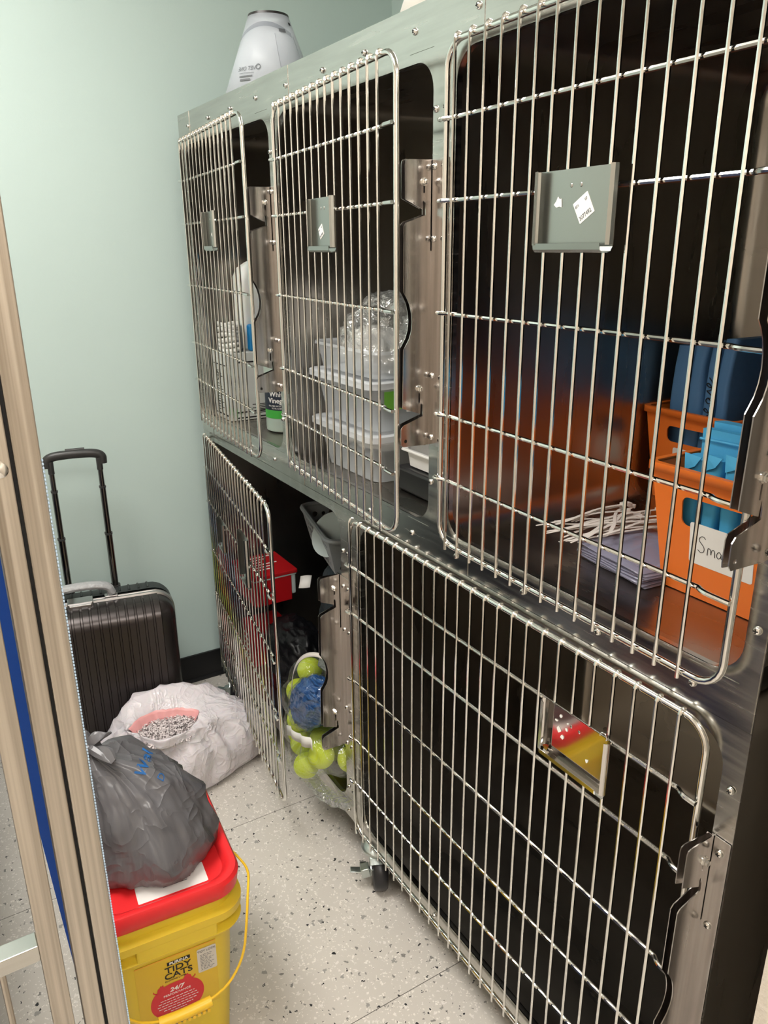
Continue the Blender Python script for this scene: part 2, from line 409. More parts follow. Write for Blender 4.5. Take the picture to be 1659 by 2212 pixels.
def screw_mesh():
    g = G(); prof = [(.0052, 0), (.0052, .0008), (.0046, .0022), (.0032, .0034), (.0012, .004), (.0001, .0041)]
    mx = Matrix.Rotation(PI / 2, 4, 'X')
    g.lathe(prof, seg=14, mx=mx, cap0=False, cap1=False)
    for a in (PI / 4, 3 * PI / 4):
        m2 = Matrix.Translation((0, -.0036, 0)) @ Matrix.Rotation(a, 4, 'Y')
        g.box(-.0026, .0026, -.0007, .0006, -.0006, .0006, 1, m2)
    return g


SCREW = None
def screw(x, z, parent, y=-.001):
    global SCREW
    if SCREW is None:
        SCREW = mk('screw', screw_mesh(), [M['chrome'], M['dark']]); o = SCREW
    else:
        o = SCREW.copy(); COL.objects.link(o)
    o.parent = None; o.location = (x, y, z); put(o, parent)
    o.rotation_euler = (0, random.uniform(0, 1.5), 0)
    return o


def latch(x, ztop, parent, strips, sign=1):
    """folded latch bracket standing out from the face at x, with its mounting strip"""
    pts = [(y, ztop + z) for y, z in R_BRK]
    slot1 = rr(-.0175, -.0145, ztop - .047, ztop - .03, .0014, 3)
    slot2 = rr(-.0235, -.0205, ztop - .366, ztop - .349, .0014, 3)
    hole = circ(-.048, ztop - .427, .003, 12)
    mp = lambda a, b, c: Vector((x + c, a, b))
    front = mk('latch_bracket', plate_geo([pts, slot1, slot2, hole], .0014, mp), M['plate'], parent, angle=30)
    pts2 = [(p[0] - .0015 if p[0] < -.03 else p[0], p[1] + .004 if p[0] < -.01 else p[1]) for p in pts]
    mk('inner_plate', plate_geo([[(max(min(a, -.0025), -.0555), b) for a, b in pts2]], .0012, lambda a, b, c: Vector((x - .0085 + c, a, b - .003))), M['plate'], front, angle=30)
    x0, x1 = strips
    g = G(); g.box(x0, x1, -.0022, -.0008, ztop - .438, ztop)
    g.box(x - .009, x + .0007, -.004, -.0008, ztop - .13, ztop)
    mk('mounting_strip', g, M['plate'], front, smooth=False, bevel=.0004)
    for zz, yy in ((-.031, -.016), (-.342, -.022)):
        g = G(); mx = Matrix.Translation((x + .0007, yy, ztop + zz)) @ Matrix.Rotation(PI / 2, 4, 'Y')
        g.lathe([(.0052, 0), (.0052, .0035), (.004, .0045), (.004, .007), (.0026, .0078)], seg=6, mx=mx)
        g.lathe([(.0062, 0), (.0062, .0009)], seg=16, mx=mx)
        mk('lock_nut', g, M['chrome'], front)
    return front


def roundpath(x0, x1, z0, z1, r, n=5):
    return rr(x0, x1, z0, z1, r, n)


def bent(pts, n=5):
    """smooth a polyline by one pass of corner cutting"""
    for _ in range(n):
        out = [pts[0]]
        for a, b in zip(pts[:-1], pts[1:]):
            a = Vector(a); b = Vector(b); out += [a.lerp(b, .25), a.lerp(b, .75)]
        out.append(pts[-1]); pts = out
    return [Vector(p) for p in pts]


def door(parent, hinge, ang, W, ztop, zbot, rails, bar0, pitch, nbars, r0=.0046, rb=.0025):
    ca, sa = math.cos(ang), math.sin(ang)
    def P(lx, ly, z): return Vector((hinge[0] + lx * ca + ly * sa, hinge[1] - lx * sa + ly * ca, z))
    g = G(); g.tube([P(a, 0, b) for a, b in roundpath(0, W, zbot, ztop, .034, 6)], r0, 10, closed=True)
    d = mk('cage_door', g, M['chrome'], parent)
    for k in range(nbars):
        lx = bar0 + k * pitch
        zt, zb = ztop, zbot
        j = random.uniform(-.0006, .0006)
        pts = [P(lx, .002, zt + .005), P(lx, -.0045, zt + .0062), P(lx, -.0074, zt - .001), P(lx + j, -.0072, (zt + zb) / 2), P(lx, -.0074, zb - .002), P(lx, -.0072, zb - .0065)]
        q = bent(pts[:3] , 2) + [pts[3], pts[4], pts[5]]
        mk('door_bar', G().tube(q, rb, 7), M['chrome'], d)
    for z in rails:
        e = nbars and bar0 + (nbars - 1) * pitch
        pts = [P(-.010, -.0062, z), P(-.002, -.0072, z), P(.012, -.004, z)]
        pts = bent([P(-.011, -.003, z), P(-.009, -.0078, z), P(.003, -.0078, z), P(.013, -.002, z), P(.02, -.0015, z)], 2) + [P(e + .004, -.0015, z)]
        pts += bent([P(e + .008, -.0015, z), P(e + .018, -.0075, z), P(W - .012, -.0085, z), P(W + .002, -.0085, z)], 2)
        mk('door_rail', G().tube(pts, .0031, 8), M['chrome'], d)
    # hinge pins on the hanging side
    for zc in (ztop - .18, zbot + .12):
        g = G(); g.tube([P(-.007, .002, zc - .032), P(-.007, .002, zc + .032)], .0034, 8); g.tube([P(-.007, .002, zc + .03), P(-.007, .002, zc + .045)], .0013, 6)
        mk('hinge_pin', g, M['chrome'], d)
    return d, P


def card_holder(d, P, lx0, lx1, z0, z1, m, stick=None, ly=-.0105, flip=False):
    """bent steel card holder: flat back, folded left lip, rolled right edge, trough at the bottom"""
    g = G(); t = .0012
    w = lx1 - lx0
    prof = [(lx0, ly - .010), (lx0 + .001, ly - .0105), (lx0 - .0005, ly - .002), (lx0 + .003, ly), (lx1 - .006, ly)]
    prof = [(lx0 + .010, ly - .0115), (lx0 + .002, ly - .0085), (lx0, ly - .004), (lx0 + .003, ly), (lx1 - .008, ly), (lx1 - .003, ly - .001), (lx1, ly - .005), (lx1 - .001, ly - .009), (lx1 - .005, ly - .0115)]
    secs = []
    for z in (z0 + .008, z1): secs.append([P(a, b, z) for a, b in prof])
    g.loft(secs, close=False)
    tr = [(ly, z0 + .012), (ly, z0 + .006), (ly - .003, z0 + .001), (ly - .007, z0), (ly - .010, z0 + .003), (ly - .0108, z0 + .010)]
    g.loft([[P(lx, a, b) for a, b in tr] for lx in (lx0 + .006, lx1 - .014)], close=False)
    g.loft([[P(lx, a, b) for a, b in tr[:4]] for lx in (lx1 - .014, lx1 - .004)], close=False)
    o = mk('card_holder', g, m, d, solid=.0009, smooth=False)
    g = G()
    for k in (0, 1):
        c = P(lx0 + w * (.43 + .12 * k), ly - .0006, z1 - .018)
        g.ball(c, .0022, 10, sc=(1, .3, 1.2))
    mk('rivet', g, M['plate'], d)
    if stick:
        u, v, rot, size = stick
        c = P(lx0 + w * u, ly - .0008, z0 + (z1 - z0) * v)
        e = P(1, 0, 0) - P(0, 0, 0); ud = Vector((e.x, e.y, 0)).normalized()
        uu = ud * math.cos(rot) + Vector((0, 0, 1)) * math.sin(rot); vv = -ud * math.sin(rot) + Vector((0, 0, 1)) * math.cos(rot)
        mp = frame_map(c, uu, vv)
        mk('sticker', plate_geo([rr(-size / 2, size / 2, -size / 2, size / 2, .0008, 2)], .0003, mp), M['white'], d, smooth=False)
        mp2 = lambda a, b, cc: mp(a, b, cc + .0003)
        tt = text_geo('3077492', size * .27, lambda a, b, cc: mp2(a - size * .44, b - size * .40, cc), sx=.85)
        t2 = text_geo('071', size * .17, lambda a, b, cc: mp2(a - size * .44, b + size * .2, cc)); tt.add(t2.v, t2.f)
        t2 = text_geo('07', size * .17, lambda a, b, cc: mp2(a + size * .22, b + size * .2, cc)); tt.add(t2.v, t2.f)
        mk('sticker_print', tt, M['greyink'], d, smooth=False)
    return o


def scrap(d, P, lx, z, s, ly=-.0116, seed=0, n=9):
    rnd = random.Random(seed); pts = [(math.cos(a) * s * rnd.uniform(.4, 1), math.sin(a) * s * rnd.uniform(.4, 1)) for a in [2 * PI * i / n for i in range(n)]]
    mk('label_residue', plate_geo([pts], .0003, lambda a, b, c: P(lx + a, ly + c, z + b)), M['white'], d, smooth=False)


def make_cage(label, x0, x1, z0, z1, ox0, ox1, oz0, oz1, group, stile, floor_z):
    root = empty('steel_cage', ((x0 + x1) / 2, 0.35, z0), label, 'cage', group)
    # face sheet with a rounded opening, folded back at its rim
    op = rr(ox0, ox1, oz0, oz1, .042, 8)
    mk('face_frame', plate_geo([[(x0, z0), (x1, z0), (x1, z1), (x0, z1)], op], .002, XZ(.001)), M['steel'], root, angle=30)
    # liner
    lx0, lx1, lz0, lz1 = ox0 - .010, ox1 + .010, floor_z, oz1 + .03
    secs = []
    for y, ins, r in ((.0021, -.004, .045), (.008, 0, .04), (.67, 0, .04), (.69, .004, .04), (.70, .012, .04), (.706, .03, .03)):
        ins = max(ins, 0); secs.append([Vector((a, y, b)) for a, b in rr(lx0 + ins, lx1 - ins, lz0 + ins, lz1 - ins, r, 6)])
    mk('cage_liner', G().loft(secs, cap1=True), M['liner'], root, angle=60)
    # return lip of the opening
    secs = [[Vector((a, y, b)) for a, b in rr(ox0 + q, ox1 - q, oz0 + q, oz1 - q, .042, 8)] for y, q in ((.0005, 0), (.010, 0), (.012, -.006))]
    mk('opening_lip', G().loft(secs), M['steel'], root, angle=50)
    return root


def outer_body(root, x0, x1, z0, z1):
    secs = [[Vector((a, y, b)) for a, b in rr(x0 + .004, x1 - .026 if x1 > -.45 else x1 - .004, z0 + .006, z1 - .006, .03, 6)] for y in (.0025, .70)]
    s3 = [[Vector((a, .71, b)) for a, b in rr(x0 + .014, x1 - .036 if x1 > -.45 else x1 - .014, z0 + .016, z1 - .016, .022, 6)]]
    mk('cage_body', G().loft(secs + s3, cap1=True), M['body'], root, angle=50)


def stile_plate(root, c, z0, z1, wl, wr, tabl, tabr, tz=.062, tzb=.052):
    """I-shaped cover plate over the joint between two openings, with wide tabs at both ends"""
    r = .008
    pts = []
    L, Rr = c - wl, c + wr; TL, TR = c - tabl, c + tabr
    pts = [(TL, z1), (TL, z1 - tz)]
    if tabl > wl: pts += [(L, z1 - tz - .012)] if False else [(L, z1 - tz)]
    pts += [(L, z0 + tzb)]
    pts += [(TL, z0 + tzb), (TL, z0), (TR, z0), (TR, z0 + tzb), (Rr, z0 + tzb), (Rr, z1 - tz), (TR, z1 - tz), (TR, z1)]
    out = []
    for p in pts:
        if not out or (abs(out[-1][0] - p[0]) + abs(out[-1][1] - p[1])) > 1e-6: out.append(p)
    mk('stile_plate', plate_geo([out], .0008, XZ(-.0005)), M['steel'], root, smooth=False)


UG = 'upper row of steel cages'; LG = 'lower row of steel cages'
ZU0, ZU1, ZL0, ZL1 = .918, 1.766, .120, .917
cageA = make_cage('upper steel cage nearest the teal wall, holding a white carton and jug', -2.231, -1.625, ZU0, ZU1, -2.198, -1.645, .975, 1.69, UG, None, .962)
cageB = make_cage('middle upper steel cage, holding stacked clear plastic tubs', -1.625, -1.020, ZU0, ZU1, -1.600, -1.042, .975, 1.69, UG, None, .962)
cageC = make_cage('large upper right steel cage, holding orange bins', -1.020, -.410, ZU0, ZU1, -.985, -.435, .975, 1.69, UG, None, .962)
cageD = make_cage('lower left steel cage with its wire door swung open', -2.231, -1.325, ZL0, ZL1, -2.198, -1.370, .165, .895, LG, None, .152)
cageE = make_cage('lower right steel cage, empty behind its closed wire door', -1.325, -.410, ZL0, ZL1, -1.285, -.437, .150, .897, LG, None, .165)
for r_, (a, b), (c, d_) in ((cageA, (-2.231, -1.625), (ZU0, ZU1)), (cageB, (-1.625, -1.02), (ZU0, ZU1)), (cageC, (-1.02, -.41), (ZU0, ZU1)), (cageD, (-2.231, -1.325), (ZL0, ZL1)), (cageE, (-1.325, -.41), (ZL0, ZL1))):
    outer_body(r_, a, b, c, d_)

RU = (1.603, 1.495, 1.335, 1.178, 1.072)
doorC, PC = door(cageC, (-.993, -.0105), math.radians(1.0), .550, 1.699, .962, RU, .027, .0337, 15)
doorB, PB = door(cageB, (-1.597, -.0105), math.radians(5.0), .547, 1.699, .962, RU, .027, .0337, 15)
doorA, PA = door(cageA, (-2.205, -.0105), math.radians(4.6), .553, 1.699, .962, RU, .027, .0337, 15)
doorE, PE = door(cageE, (-1.310, -.0105), 0.0, .856, .905, .132, (.803, .695, .532, .381, .262), .0135, .0336, 25)
doorD, PD = door(cageD, (-2.212, -.006), math.radians(8.8), .757, .905, .132, (.803, .695, .532, .381, .262), .016, .0336, 22)
card_holder(doorC, PC, .217, .350, 1.424, 1.516, M['holder'], (.60, .53, .55, .026))
scrap(doorC, PC, .255, 1.480, .009, seed=3)
card_holder(doorB, PB, .221, .342, 1.424, 1.516, M['holder'], (.42, .38, .5, .020))
card_holder(doorA, PA, .250, .350, 1.427, 1.516, M['holder'])
scrap(doorA, PA, .305, 1.463, .007, seed=5)
card_holder(doorE, PE, .600, .730, .722, .812, M['holder_mirror'])
for k, (a, b, s) in enumerate(((.634, .777, .006), (.641, .768, .005), (.636, .800, .004), (.650, .795, .003), (.690, .758, .004), (.628, .789, .003), (.648, .784, .004))): scrap(doorE, PE, a, b, s, seed=10 + k, n=7)
card_holder(doorD, PD, .205, .290, .625, .712, M['holder'])
card_holder(doorD, PD, .490, .580, .640, .770, M['holder'])
# paper clip ring left on the lower doors
mk('wire_clip', G().tube([PD(.765 + .006 * math.cos(a), -.004, .70 + .01 * math.sin(a)) for a in [i * .5 for i in range(10)]], .0012, 6), M['chrome'], doorD)
mk('wire_clip', G().tube([PE(.715 + .006 * math.cos(a), -.012, .813 + .006 * math.sin(a)) for a in [i * .5 - .6 for i in range(9)]], .0008, 6), M['chrome'], doorE)

latch(-1.645, 1.555, cageA, (-1.647, -1.603))
latch(-1.041, 1.555, cageB, (-1.043, -.998))
latch(-.431, 1.555, cageC, (-.433, -.4105))
latch(-1.376, .757, cageD, (-1.378, -1.330))
latch(-.433, .765, cageE, (-.435, -.4105))
stile_plate(cageA, -2.231, ZU0, ZU1, 0, .026, 0, .090)
stile_plate(cageA, -1.625, ZU0, ZU1, .018, .022, .085, .088)
stile_plate(cageB, -1.020, ZU0, ZU1, .020, .032, .085, .094)
stile_plate(cageC, -.411, ZU0, ZU1, .022, 0, .088, 0)
stile_plate(cageD, -1.325, ZL0 + .03, ZL1 - .012, .042, .036, .042, .036)
for x in (-2.15, -2.0, -1.85, -1.70):
    screw(x, 1.732, cageA); screw(x, .943, cageA)
for x in (-1.547, -1.39, -1.24, -1.09):
    screw(x, 1.732, cageB); screw(x, .943, cageB)
for x in (-.938, -.79, -.64, -.49):
    screw(x, 1.732, cageC); screw(x if x > -.9 else -.957, .943, cageC)
for root, c in ((cageA, -1.625), (cageB, -1.02)):
    for z in (1.622, 1.545, 1.443, 1.233, 1.131, 1.053):
        yy = -.0022 if 1.12 < z < 1.55 else -.001
        screw(c - .013, z, root, yy); screw(c + .012, z, root, yy)
for z in (1.622, 1.545, 1.443, 1.233, 1.131, 1.041): screw(-.4225, z, cageC, -.0022 if 1.12 < z < 1.55 else -.001)
for z in (1.6, 1.44, 1.23, 1.05): screw(-2.218, z, cageA)
for z in (.818, .735, .63, .43, .335, .21):
    yy = -.0022 if .32 < z < .75 else -.001
    screw(-1.357, z, cageD, yy); screw(-1.335, z, cageD, yy)
for z in (.835, .745, .635, .43, .335, .22): screw(-.4225, z, cageE, -.0022 if .33 < z < .76 else -.001)
for x in (-1.9, -1.36): screw(x, .142, cageD)
for x in (-1.0, -.7): screw(x, .132, cageE)


def caster(parent, px, py, ax, zt):
    """swivel caster: cup, fork, wheel and brake pedal"""
    ax = Vector((ax[0], ax[1], 0)).normalized(); fw = Vector((0, 0, 1)).cross(ax)   # rolling direction
    c = Vector((px, py, 0))
    g = G(); g.lathe([(.014, zt), (.014, zt - .006), (.03, zt - .010), (.041, zt - .022), (.041, zt - .027), (.034, zt - .034), (.02, zt - .036)], c=(px, py, 0), seg=24)
    cup = mk('caster', g, M['zinc'], parent)
    wc = c + fw * .022 + Vector((0, 0, .047))
    g = G()
    for s in (-1, 1):
        o = wc + ax * (.0215 * s)
        pts = [(-.052, .058), (.006, .062), (.022, .04), (.014, -.006), (0, -.013), (-.014, -.006), (-.03, .02)]
        q = plate_geo([pts], .0022, lambda a, b, cc, o=o: o + fw * a + Vector((0, 0, b)) * .6 + ax * cc); g.add(q.v, q.f)
    g.tube([wc - ax * .026, wc + ax * .026], .005, 10)
    o = wc + Vector((0, 0, 0))
    secs = []
    for k in range(7):
        a = math.radians(55 + k * 14); p = wc + fw * (.051 * math.cos(a)) + Vector((0, 0, .051 * math.sin(a)))
        secs.append([p - ax * .023, p + ax * .023])
    g.loft(secs, close=False)
    mk('fork', g, M['zinc'], cup, angle=30, solid=.0)
    mx = Matrix.Translation(wc) @ Matrix((fw, Vector((0, 0, 1)), ax)).transposed().to_4x4()
    g = G(); g.lathe([(.012, -.0165), (.034, -.0165), (.041, -.0165), (.046, -.011), (.047, 0), (.046, .011), (.041, .0165), (.034, .0165), (.012, .0165)], seg=36, mx=mx)
    mk('wheel', g, M['rubber'], cup)
    g = G(); g.lathe([(.02, -.0175), (.034, -.0175), (.034, .0175), (.02, .0175)], seg=24, mx=mx)
    mk('wheel_hub', g, M['blackplastic'], cup)
    g = G()
    e = wc - ax * -.024 if ax.y > 0 else wc + ax * .024
    side = ax if ax.x < 0 else -ax
    b0 = wc + side * .023 + Vector((0, 0, .002))
    m2 = Matrix.Translation(b0) @ Matrix((side, fw, Vector((0, 0, 1)))).transposed().to_4x4()
    g.box(0, .02, -.012, .012, -.010, .014, 0, m2 @ Matrix.Rotation(.2, 4, 'Y'))
    g.box(.012, .046, -.009, .009, -.003, .0, 0, m2 @ Matrix.Rotation(-.15, 4, 'Y'))
    g.box(.006, .022, -.026, -.008, -.016, .002, 0, m2)
    mk('brake_pedal', g, M['zinc'], cup, bevel=.002)
    return cup


caster(cageE, -1.262, .022, (-.42, -.91), .124)
caster(cageD, -2.175, .03, (-.55, -.83), .124)
caster(cageD, -2.175, .62, (-.2, -.97), .124)
caster(cageE, -.50, .62, (-.2, -.97), .124)
caster(cageD, -1.40, .62, (-.2, -.97), .124)
caster(cageE, -.50, .06, (-.2, -.97), .124)
FU = .9625   # shelf of the upper cages
FL = .153    # floor of the lower left cage


# ------------------------------------------------------------------ upper right cage: bins
def bin_mesh(x0, x1, y0, y1, z0, h, taper, cut, rim=.008):
    g = G(); t = .0022
    def sec(f, inset=0): return rr(x0 + taper * (1 - f) + inset, x1 - taper * (1 - f) - inset, y0 + taper * (1 - f) + inset, y1 - taper * (1 - f) - inset, .012, 4)
    return sec


def make_bin(label, x0, x1, y0, y1, z0, h, taper, cut, rot, labelbox, mark, group='orange storage bins in the upper right cage'):
    cx, cy = (x0 + x1) / 2, y0
    root = empty('storage_bin', (cx, (y0 + y1) / 2, z0), label, 'bin', group)
    ca, sa = math.cos(rot), math.sin(rot)
    def W(x, y, z): return Vector((cx + (x - cx) * ca - (y - cy) * sa, cy + (x - cx) * sa + (y - cy) * ca, z))
    t = .0022
    # front and back panels as plates with a handle cut-out, tilted by the taper
    g = G()
    w0, w1 = (x1 - x0) / 2 - taper, (x1 - x0) / 2
    for yy, sgn in ((y0, 1), (y1, -1)):
        loops = [[(-w0, 0), (w0, 0), (w1, h), (-w1, h)], rr(cut[0], cut[1], h - cut[2], h - cut[3], .010, 5)]
        q = plate_geo(loops, t, lambda a, b, c, yy=yy, sgn=sgn: W(cx + a, yy + sgn * taper * (1 - b / h) + c, z0 + b)); g.add(q.v, q.f)
    d0, d1 = (y1 - y0) / 2 - taper, (y1 - y0) / 2; my = (y0 + y1) / 2
    for xx, sgn in ((x0, 1), (x1, -1)):
        q = plate_geo([[(-d0, 0), (d0, 0), (d1, h), (-d1, h)]], t, lambda a, b, c, xx=xx, sgn=sgn: W(xx + sgn * taper * (1 - b / h) + c, my + a, z0 + b)); g.add(q.v, q.f)
    g.add([W(x0 + taper, y0 + taper, z0 + .001), W(x1 - taper, y0 + taper, z0 + .001), W(x1 - taper, y1 - taper, z0 + .001), W(x0 + taper, y1 - taper, z0 + .001)], [(0, 1, 2, 3)])
    mk('bin_body', g, M['orange'], root, angle=25)
    # rolled rim
    ro = rr(x0 - .007, x1 + .007, y0 - .007, y1 + .007, .014, 5); ri = rr(x0 + .001, x1 - .001, y0 + .001, y1 - .001, .010, 5)
    prof = [(ri, h - .002), (ri, h + .001), (ro, h + .001), (ro, h - .010)]
    mk('bin_rim', G().loft([[W(a, b, z0 + z) for a, b in lp] for lp, z in prof]), M['orange'], root, angle=40, solid=.0018)
    if labelbox:
        u0, u1, v0, v1 = labelbox
        mp = lambda a, b, c: W(cx + a, y0 + taper * (1 - b / h) - .0016 - c, z0 + b)
        mk('paper_label', plate_geo([rr(u0, u1, v0, v1, .004, 3)], .0003, mp), M['white'], root, smooth=False)
        if mark: mk('label_writing', mark(lambda a, b: W(cx + a, y0 + taper * (1 - b / h) - .0021, z0 + b), u0, v0), M['ink'], root)
    return root, W


def strokes(paths, mp, r):
    g = G()
    for p in paths:
        q = bent([Vector((a, b, 0)) for a, b in p], 2); g.tube([mp(v.x, v.y) for v in q], r, 5)
    return g


def small_word(mp, u0, v0):
    s = .0115; o = (u0 + .014, v0 + .019)
    T = lambda pts: [(o[0] + a * s, o[1] + b * s) for a, b in pts]
    P_ = [T([(1.0, 1.9), (.7, 2.2), (.2, 2.0), (.1, 1.5), (.6, 1.1), (.9, .7), (.8, .2), (.4, 0), (0, .3)]),
          T([(1.3, 0), (1.35, .9), (1.5, .95), (1.75, .8), (1.8, 0), (1.85, .8), (2.15, .95), (2.3, .6), (2.3, 0)]),
          T([(3.1, .7), (2.9, .95), (2.6, .7), (2.55, .25), (2.8, 0), (3.1, .3), (3.15, .85), (3.15, .1), (3.4, .1)]),
          T([(3.4, .1), (3.75, 1.2), (3.75, 1.6), (3.55, 1.4), (3.55, .3), (3.75, 0), (3.95, .15)]),
          T([(3.95, .15), (4.3, 1.2), (4.3, 1.6), (4.1, 1.4), (4.1, .3), (4.3, 0), (4.6, .3)])]
    return strokes(P_, mp, .00045)


def tick_word(mp, u0, v0):
    s = .009; o = (u0 + .010, v0 + .012)
    return strokes([[(o[0], o[1]), (o[0] + s, o[1] + s * 1.2), (o[0] + 2 * s, o[1])]], mp, .0005)


binA, WA = make_bin('nearest orange storage bin with a handwritten label reading Small', -.694, -.470, .139, .46, FU + .001, .183, .022, (-.060, .066, .080, .038), 0.0, (-.045, .052, .052, .112), small_word)
binB, WB = make_bin('orange storage bin at the back, packed with tall blue folded wraps', -1.0 + .012, -.800, .470, .685, FU + .001, .178, .020, (-.045, .055, .060, .030), 0.0, (-.030, .040, .055, .108), tick_word)
binC, WC = make_bin('orange storage bin squeezed behind the others at the right', -.785, -.455, .49, .68, FU + .001, .170, .018, (-.05, .05, .055, .03), 0.0, None, None)


def wrap_pack(name, label, cat, x0, x1, y0, y1, z0, z1, m, group, fold=.014, seed=0):
    rnd = random.Random(seed); secs = []
    N = 6
    for i in range(9):
        f = i / 8; z = z0 + (z1 - z0) * f
        pin = .93 if f > .93 else 1
        base = rr(x0, x1, y0 + (y1 - y0) * .5 * (1 - pin), y1 - (y1 - y0) * .5 * (1 - pin), min(.009, (y1 - y0) * .3, (x1 - x0) * .3), 4)
        sec = []
        for a, b in base:
            q = noise.noise(Vector((a * 40 + seed, b * 40, z * 14))) * .0035
            sec.append(Vector((a + q, b + q, z + (noise.noise(Vector((a * 30, b * 20, seed))) * .006 if f > .9 else 0))))
        secs.append(sec)
    return tag(mk(name, G().loft(secs, cap0=True, cap1=True), m, origin=((x0 + x1) / 2, (y0 + y1) / 2, z0), angle=60), label, cat, group)


gB = 'blue folded wraps in the rear bin'
BX = [(-.966, -.930), (-.926, -.898), (-.893, -.872), (-.868, -.842)]
lab = ['blue folded wrap at the far left of the rear orange bin', 'blue folded wrap second from the left in the rear bin', 'slim blue folded wrap marked with cursive writing in the rear bin', 'blue folded wrap right of the cursive writing in the rear bin']
for i, (a, b) in enumerate(BX):
    w = wrap_pack('folded_wrap', lab[i], 'wrap', a, b, .505, .64, FU + .005, 1.255 + .006 * i, M['bluefolder'], gB, seed=i)
    if i == 2:
        # cursive word running upward: ...ease
        s = .0155
        mpw = lambda a_, b_: Vector((-.8745 - b_ * 1.0, .5035, 1.138 + a_))
        T = lambda ox, pts: [((ox + a_) * s, b_ * s) for a_, b_ in pts]
        ps = [T(-.55, [(0, .9), (.3, .5), (.55, .1)]), T(0, [(0, .3), (.5, .6), (.6, 1), (.35, 1.1), (.1, .6), (.3, 0), (.9, .2), (1.0, .3)]), T(1.0, [(.8, .8), (.5, 1), (.15, .6), (.3, 0), (.7, .3), (.85, .9), (.85, .15), (1.2, .2)]),
              T(2.2, [(0, .2), (.5, 1.1), (.45, .7), (.7, .3), (.4, 0), (.1, .1)]), T(2.9, [(0, .2), (.5, .5), (.7, 1), (.4, 1.1), (.15, .6), (.3, 0), (.9, .3), (1.3, .8)])]
        mk('cursive_print', strokes(ps, lambda a_, b_: Vector((-.872 - b_ * .9, .5025, 1.140 + a_)), .0009), M['ink'], w)
wrap_pack('folded_wrap', 'broad dark blue folded wrap standing in the bin squeezed behind the others', 'wrap', -.762, -.560, .535, .655, FU + .005, 1.292, M['bluefolder'], None, seed=9)

gE = 'bright blue envelopes in the nearest bin'
for i in range(5):
    x = -.662 + i * .031; zt = 1.158 + .005 * (i % 3)
    o = wrap_pack('folded_envelope', ['leftmost upright bright blue envelope in the Small bin', 'second upright bright blue envelope from the left in the Small bin', 'third upright bright blue envelope from the left in the Small bin', 'fourth upright bright blue envelope from the left in the Small bin', 'rightmost upright bright blue envelope in the Small bin'][i], 'envelope', x, x + .025, .167, .196, FU + .005, zt, M['cyan'], gE, seed=20 + i)
    g = G(); g.add([(x - .001, .1655, zt + .004), (x + .026, .1655, zt + .002), (x + .018, .1635, zt - .012), (x + .002, .1645, zt - .020)], [(0, 1, 2, 3)])
    mk('corner_flap', g, M['cyan'], o, solid=.0012, smooth=False)
for i, (y_, zt) in enumerate(((.202, 1.190), (.224, 1.196), (.248, 1.186))):
    o = wrap_pack('folded_envelope', ['wide bright blue envelope standing directly behind the upright ones', 'second wide bright blue envelope behind the upright ones', 'rearmost wide bright blue envelope in the Small bin'][i], 'envelope', -.670 + .004 * i, -.490, y_, y_ + .018, FU + .005, zt, M['cyan'], gE, seed=40 + i)
    mk('folded_edge', G().tube([(-.668 + .004 * i, y_ - .001, zt - .014), (-.58, y_ - .002, zt - .012), (-.492, y_ - .001, zt - .013)], .0022, 6), M['cyan'], o)

# zip ties and plastic sleeves on the shelf
gS = 'clear plastic sleeves stacked on the shelf'
for i in range(7):
    z = FU + .001 + i * .0034
    mx = Matrix.Translation((-.735 + random.uniform(-.003, .003), .200 + random.uniform(-.003, .003), z)) @ Matrix.Rotation(-.12 + random.uniform(-.03, .03), 4, 'Z')
    g = G(); 
    secs = []
    for k in range(9):
        yy = -.075 + .15 * k / 8
        secs.append([mx @ Vector((xx, yy, .0018 + .0008 * math.sin(xx * 60 + i + k))) for xx in [-.072 + .144 * j / 8 for j in range(9)]])
    g.loft(secs, close=False)
    tag(mk('plastic_sleeve', g, M['zipbag'], origin=(-.735, .2, z), solid=.0012), ['lowest clear plastic sleeve of the stack on the shelf', 'clear plastic sleeve second from the bottom of the stack', 'clear plastic sleeve third from the bottom of the stack', 'clear plastic sleeve in the middle of the stack', 'clear plastic sleeve third from the top of the stack', 'clear plastic sleeve second from the top of the stack', 'topmost clear plastic sleeve of the stack, under the white ties'][i], 'plastic sleeve', gS)
gT = 'white cable ties in a loose pile'
rnd = random.Random(4)
for i in range(22):
    z = FU + .026 + .0009 * i
    hx, hy = -.815 + rnd.uniform(-.035, .055) , .315 + rnd.uniform(-.035, .02)
    hx = -.84 + rnd.uniform(-.03, .085); hy = .30 + rnd.uniform(-.03, .03)
    tx, ty = -.835 + rnd.uniform(-.07, .05), .125 + rnd.uniform(-.02, .06)
    if i < 3: tx, ty = -.93 + .02 * i, .19
    a = Vector((hx, hy, z)); b = Vector((tx, ty, z - (.012 if tx < -.815 else .002))); d_ = (b - a).normalized(); sdir = d_.cross(Vector((0, 0, 1))).normalized()
    g = G(); n = 8; secs = []
    for k in range(n + 1):
        f = k / n; p = a.lerp(b, f) + Vector((0, 0, .004 * math.sin(PI * f))) + sdir * (.004 * math.sin(PI * f * (1 + i % 2)))
        w = .0028 if f < .92 else .0014
        secs.append([p - sdir * w + Vector((0, 0, .0006)), p + sdir * w + Vector((0, 0, .0006)), p + sdir * w - Vector((0, 0, .0006)), p - sdir * w - Vector((0, 0, .0006))])
    g.loft(secs, cap0=True, cap1=True)
    mx = Matrix.Translation(a) @ Matrix((d_, sdir, Vector((0, 0, 1)))).transposed().to_4x4()
    g.box(-.006, .002, -.0042, .0042, -.002, .0035, 0, mx)
    tag(mk('cable_tie', g, M['tie'], origin=tuple(a), bevel=.0005), 'flat white cable tie in the loose pile beside the orange bins', 'cable tie', gT)

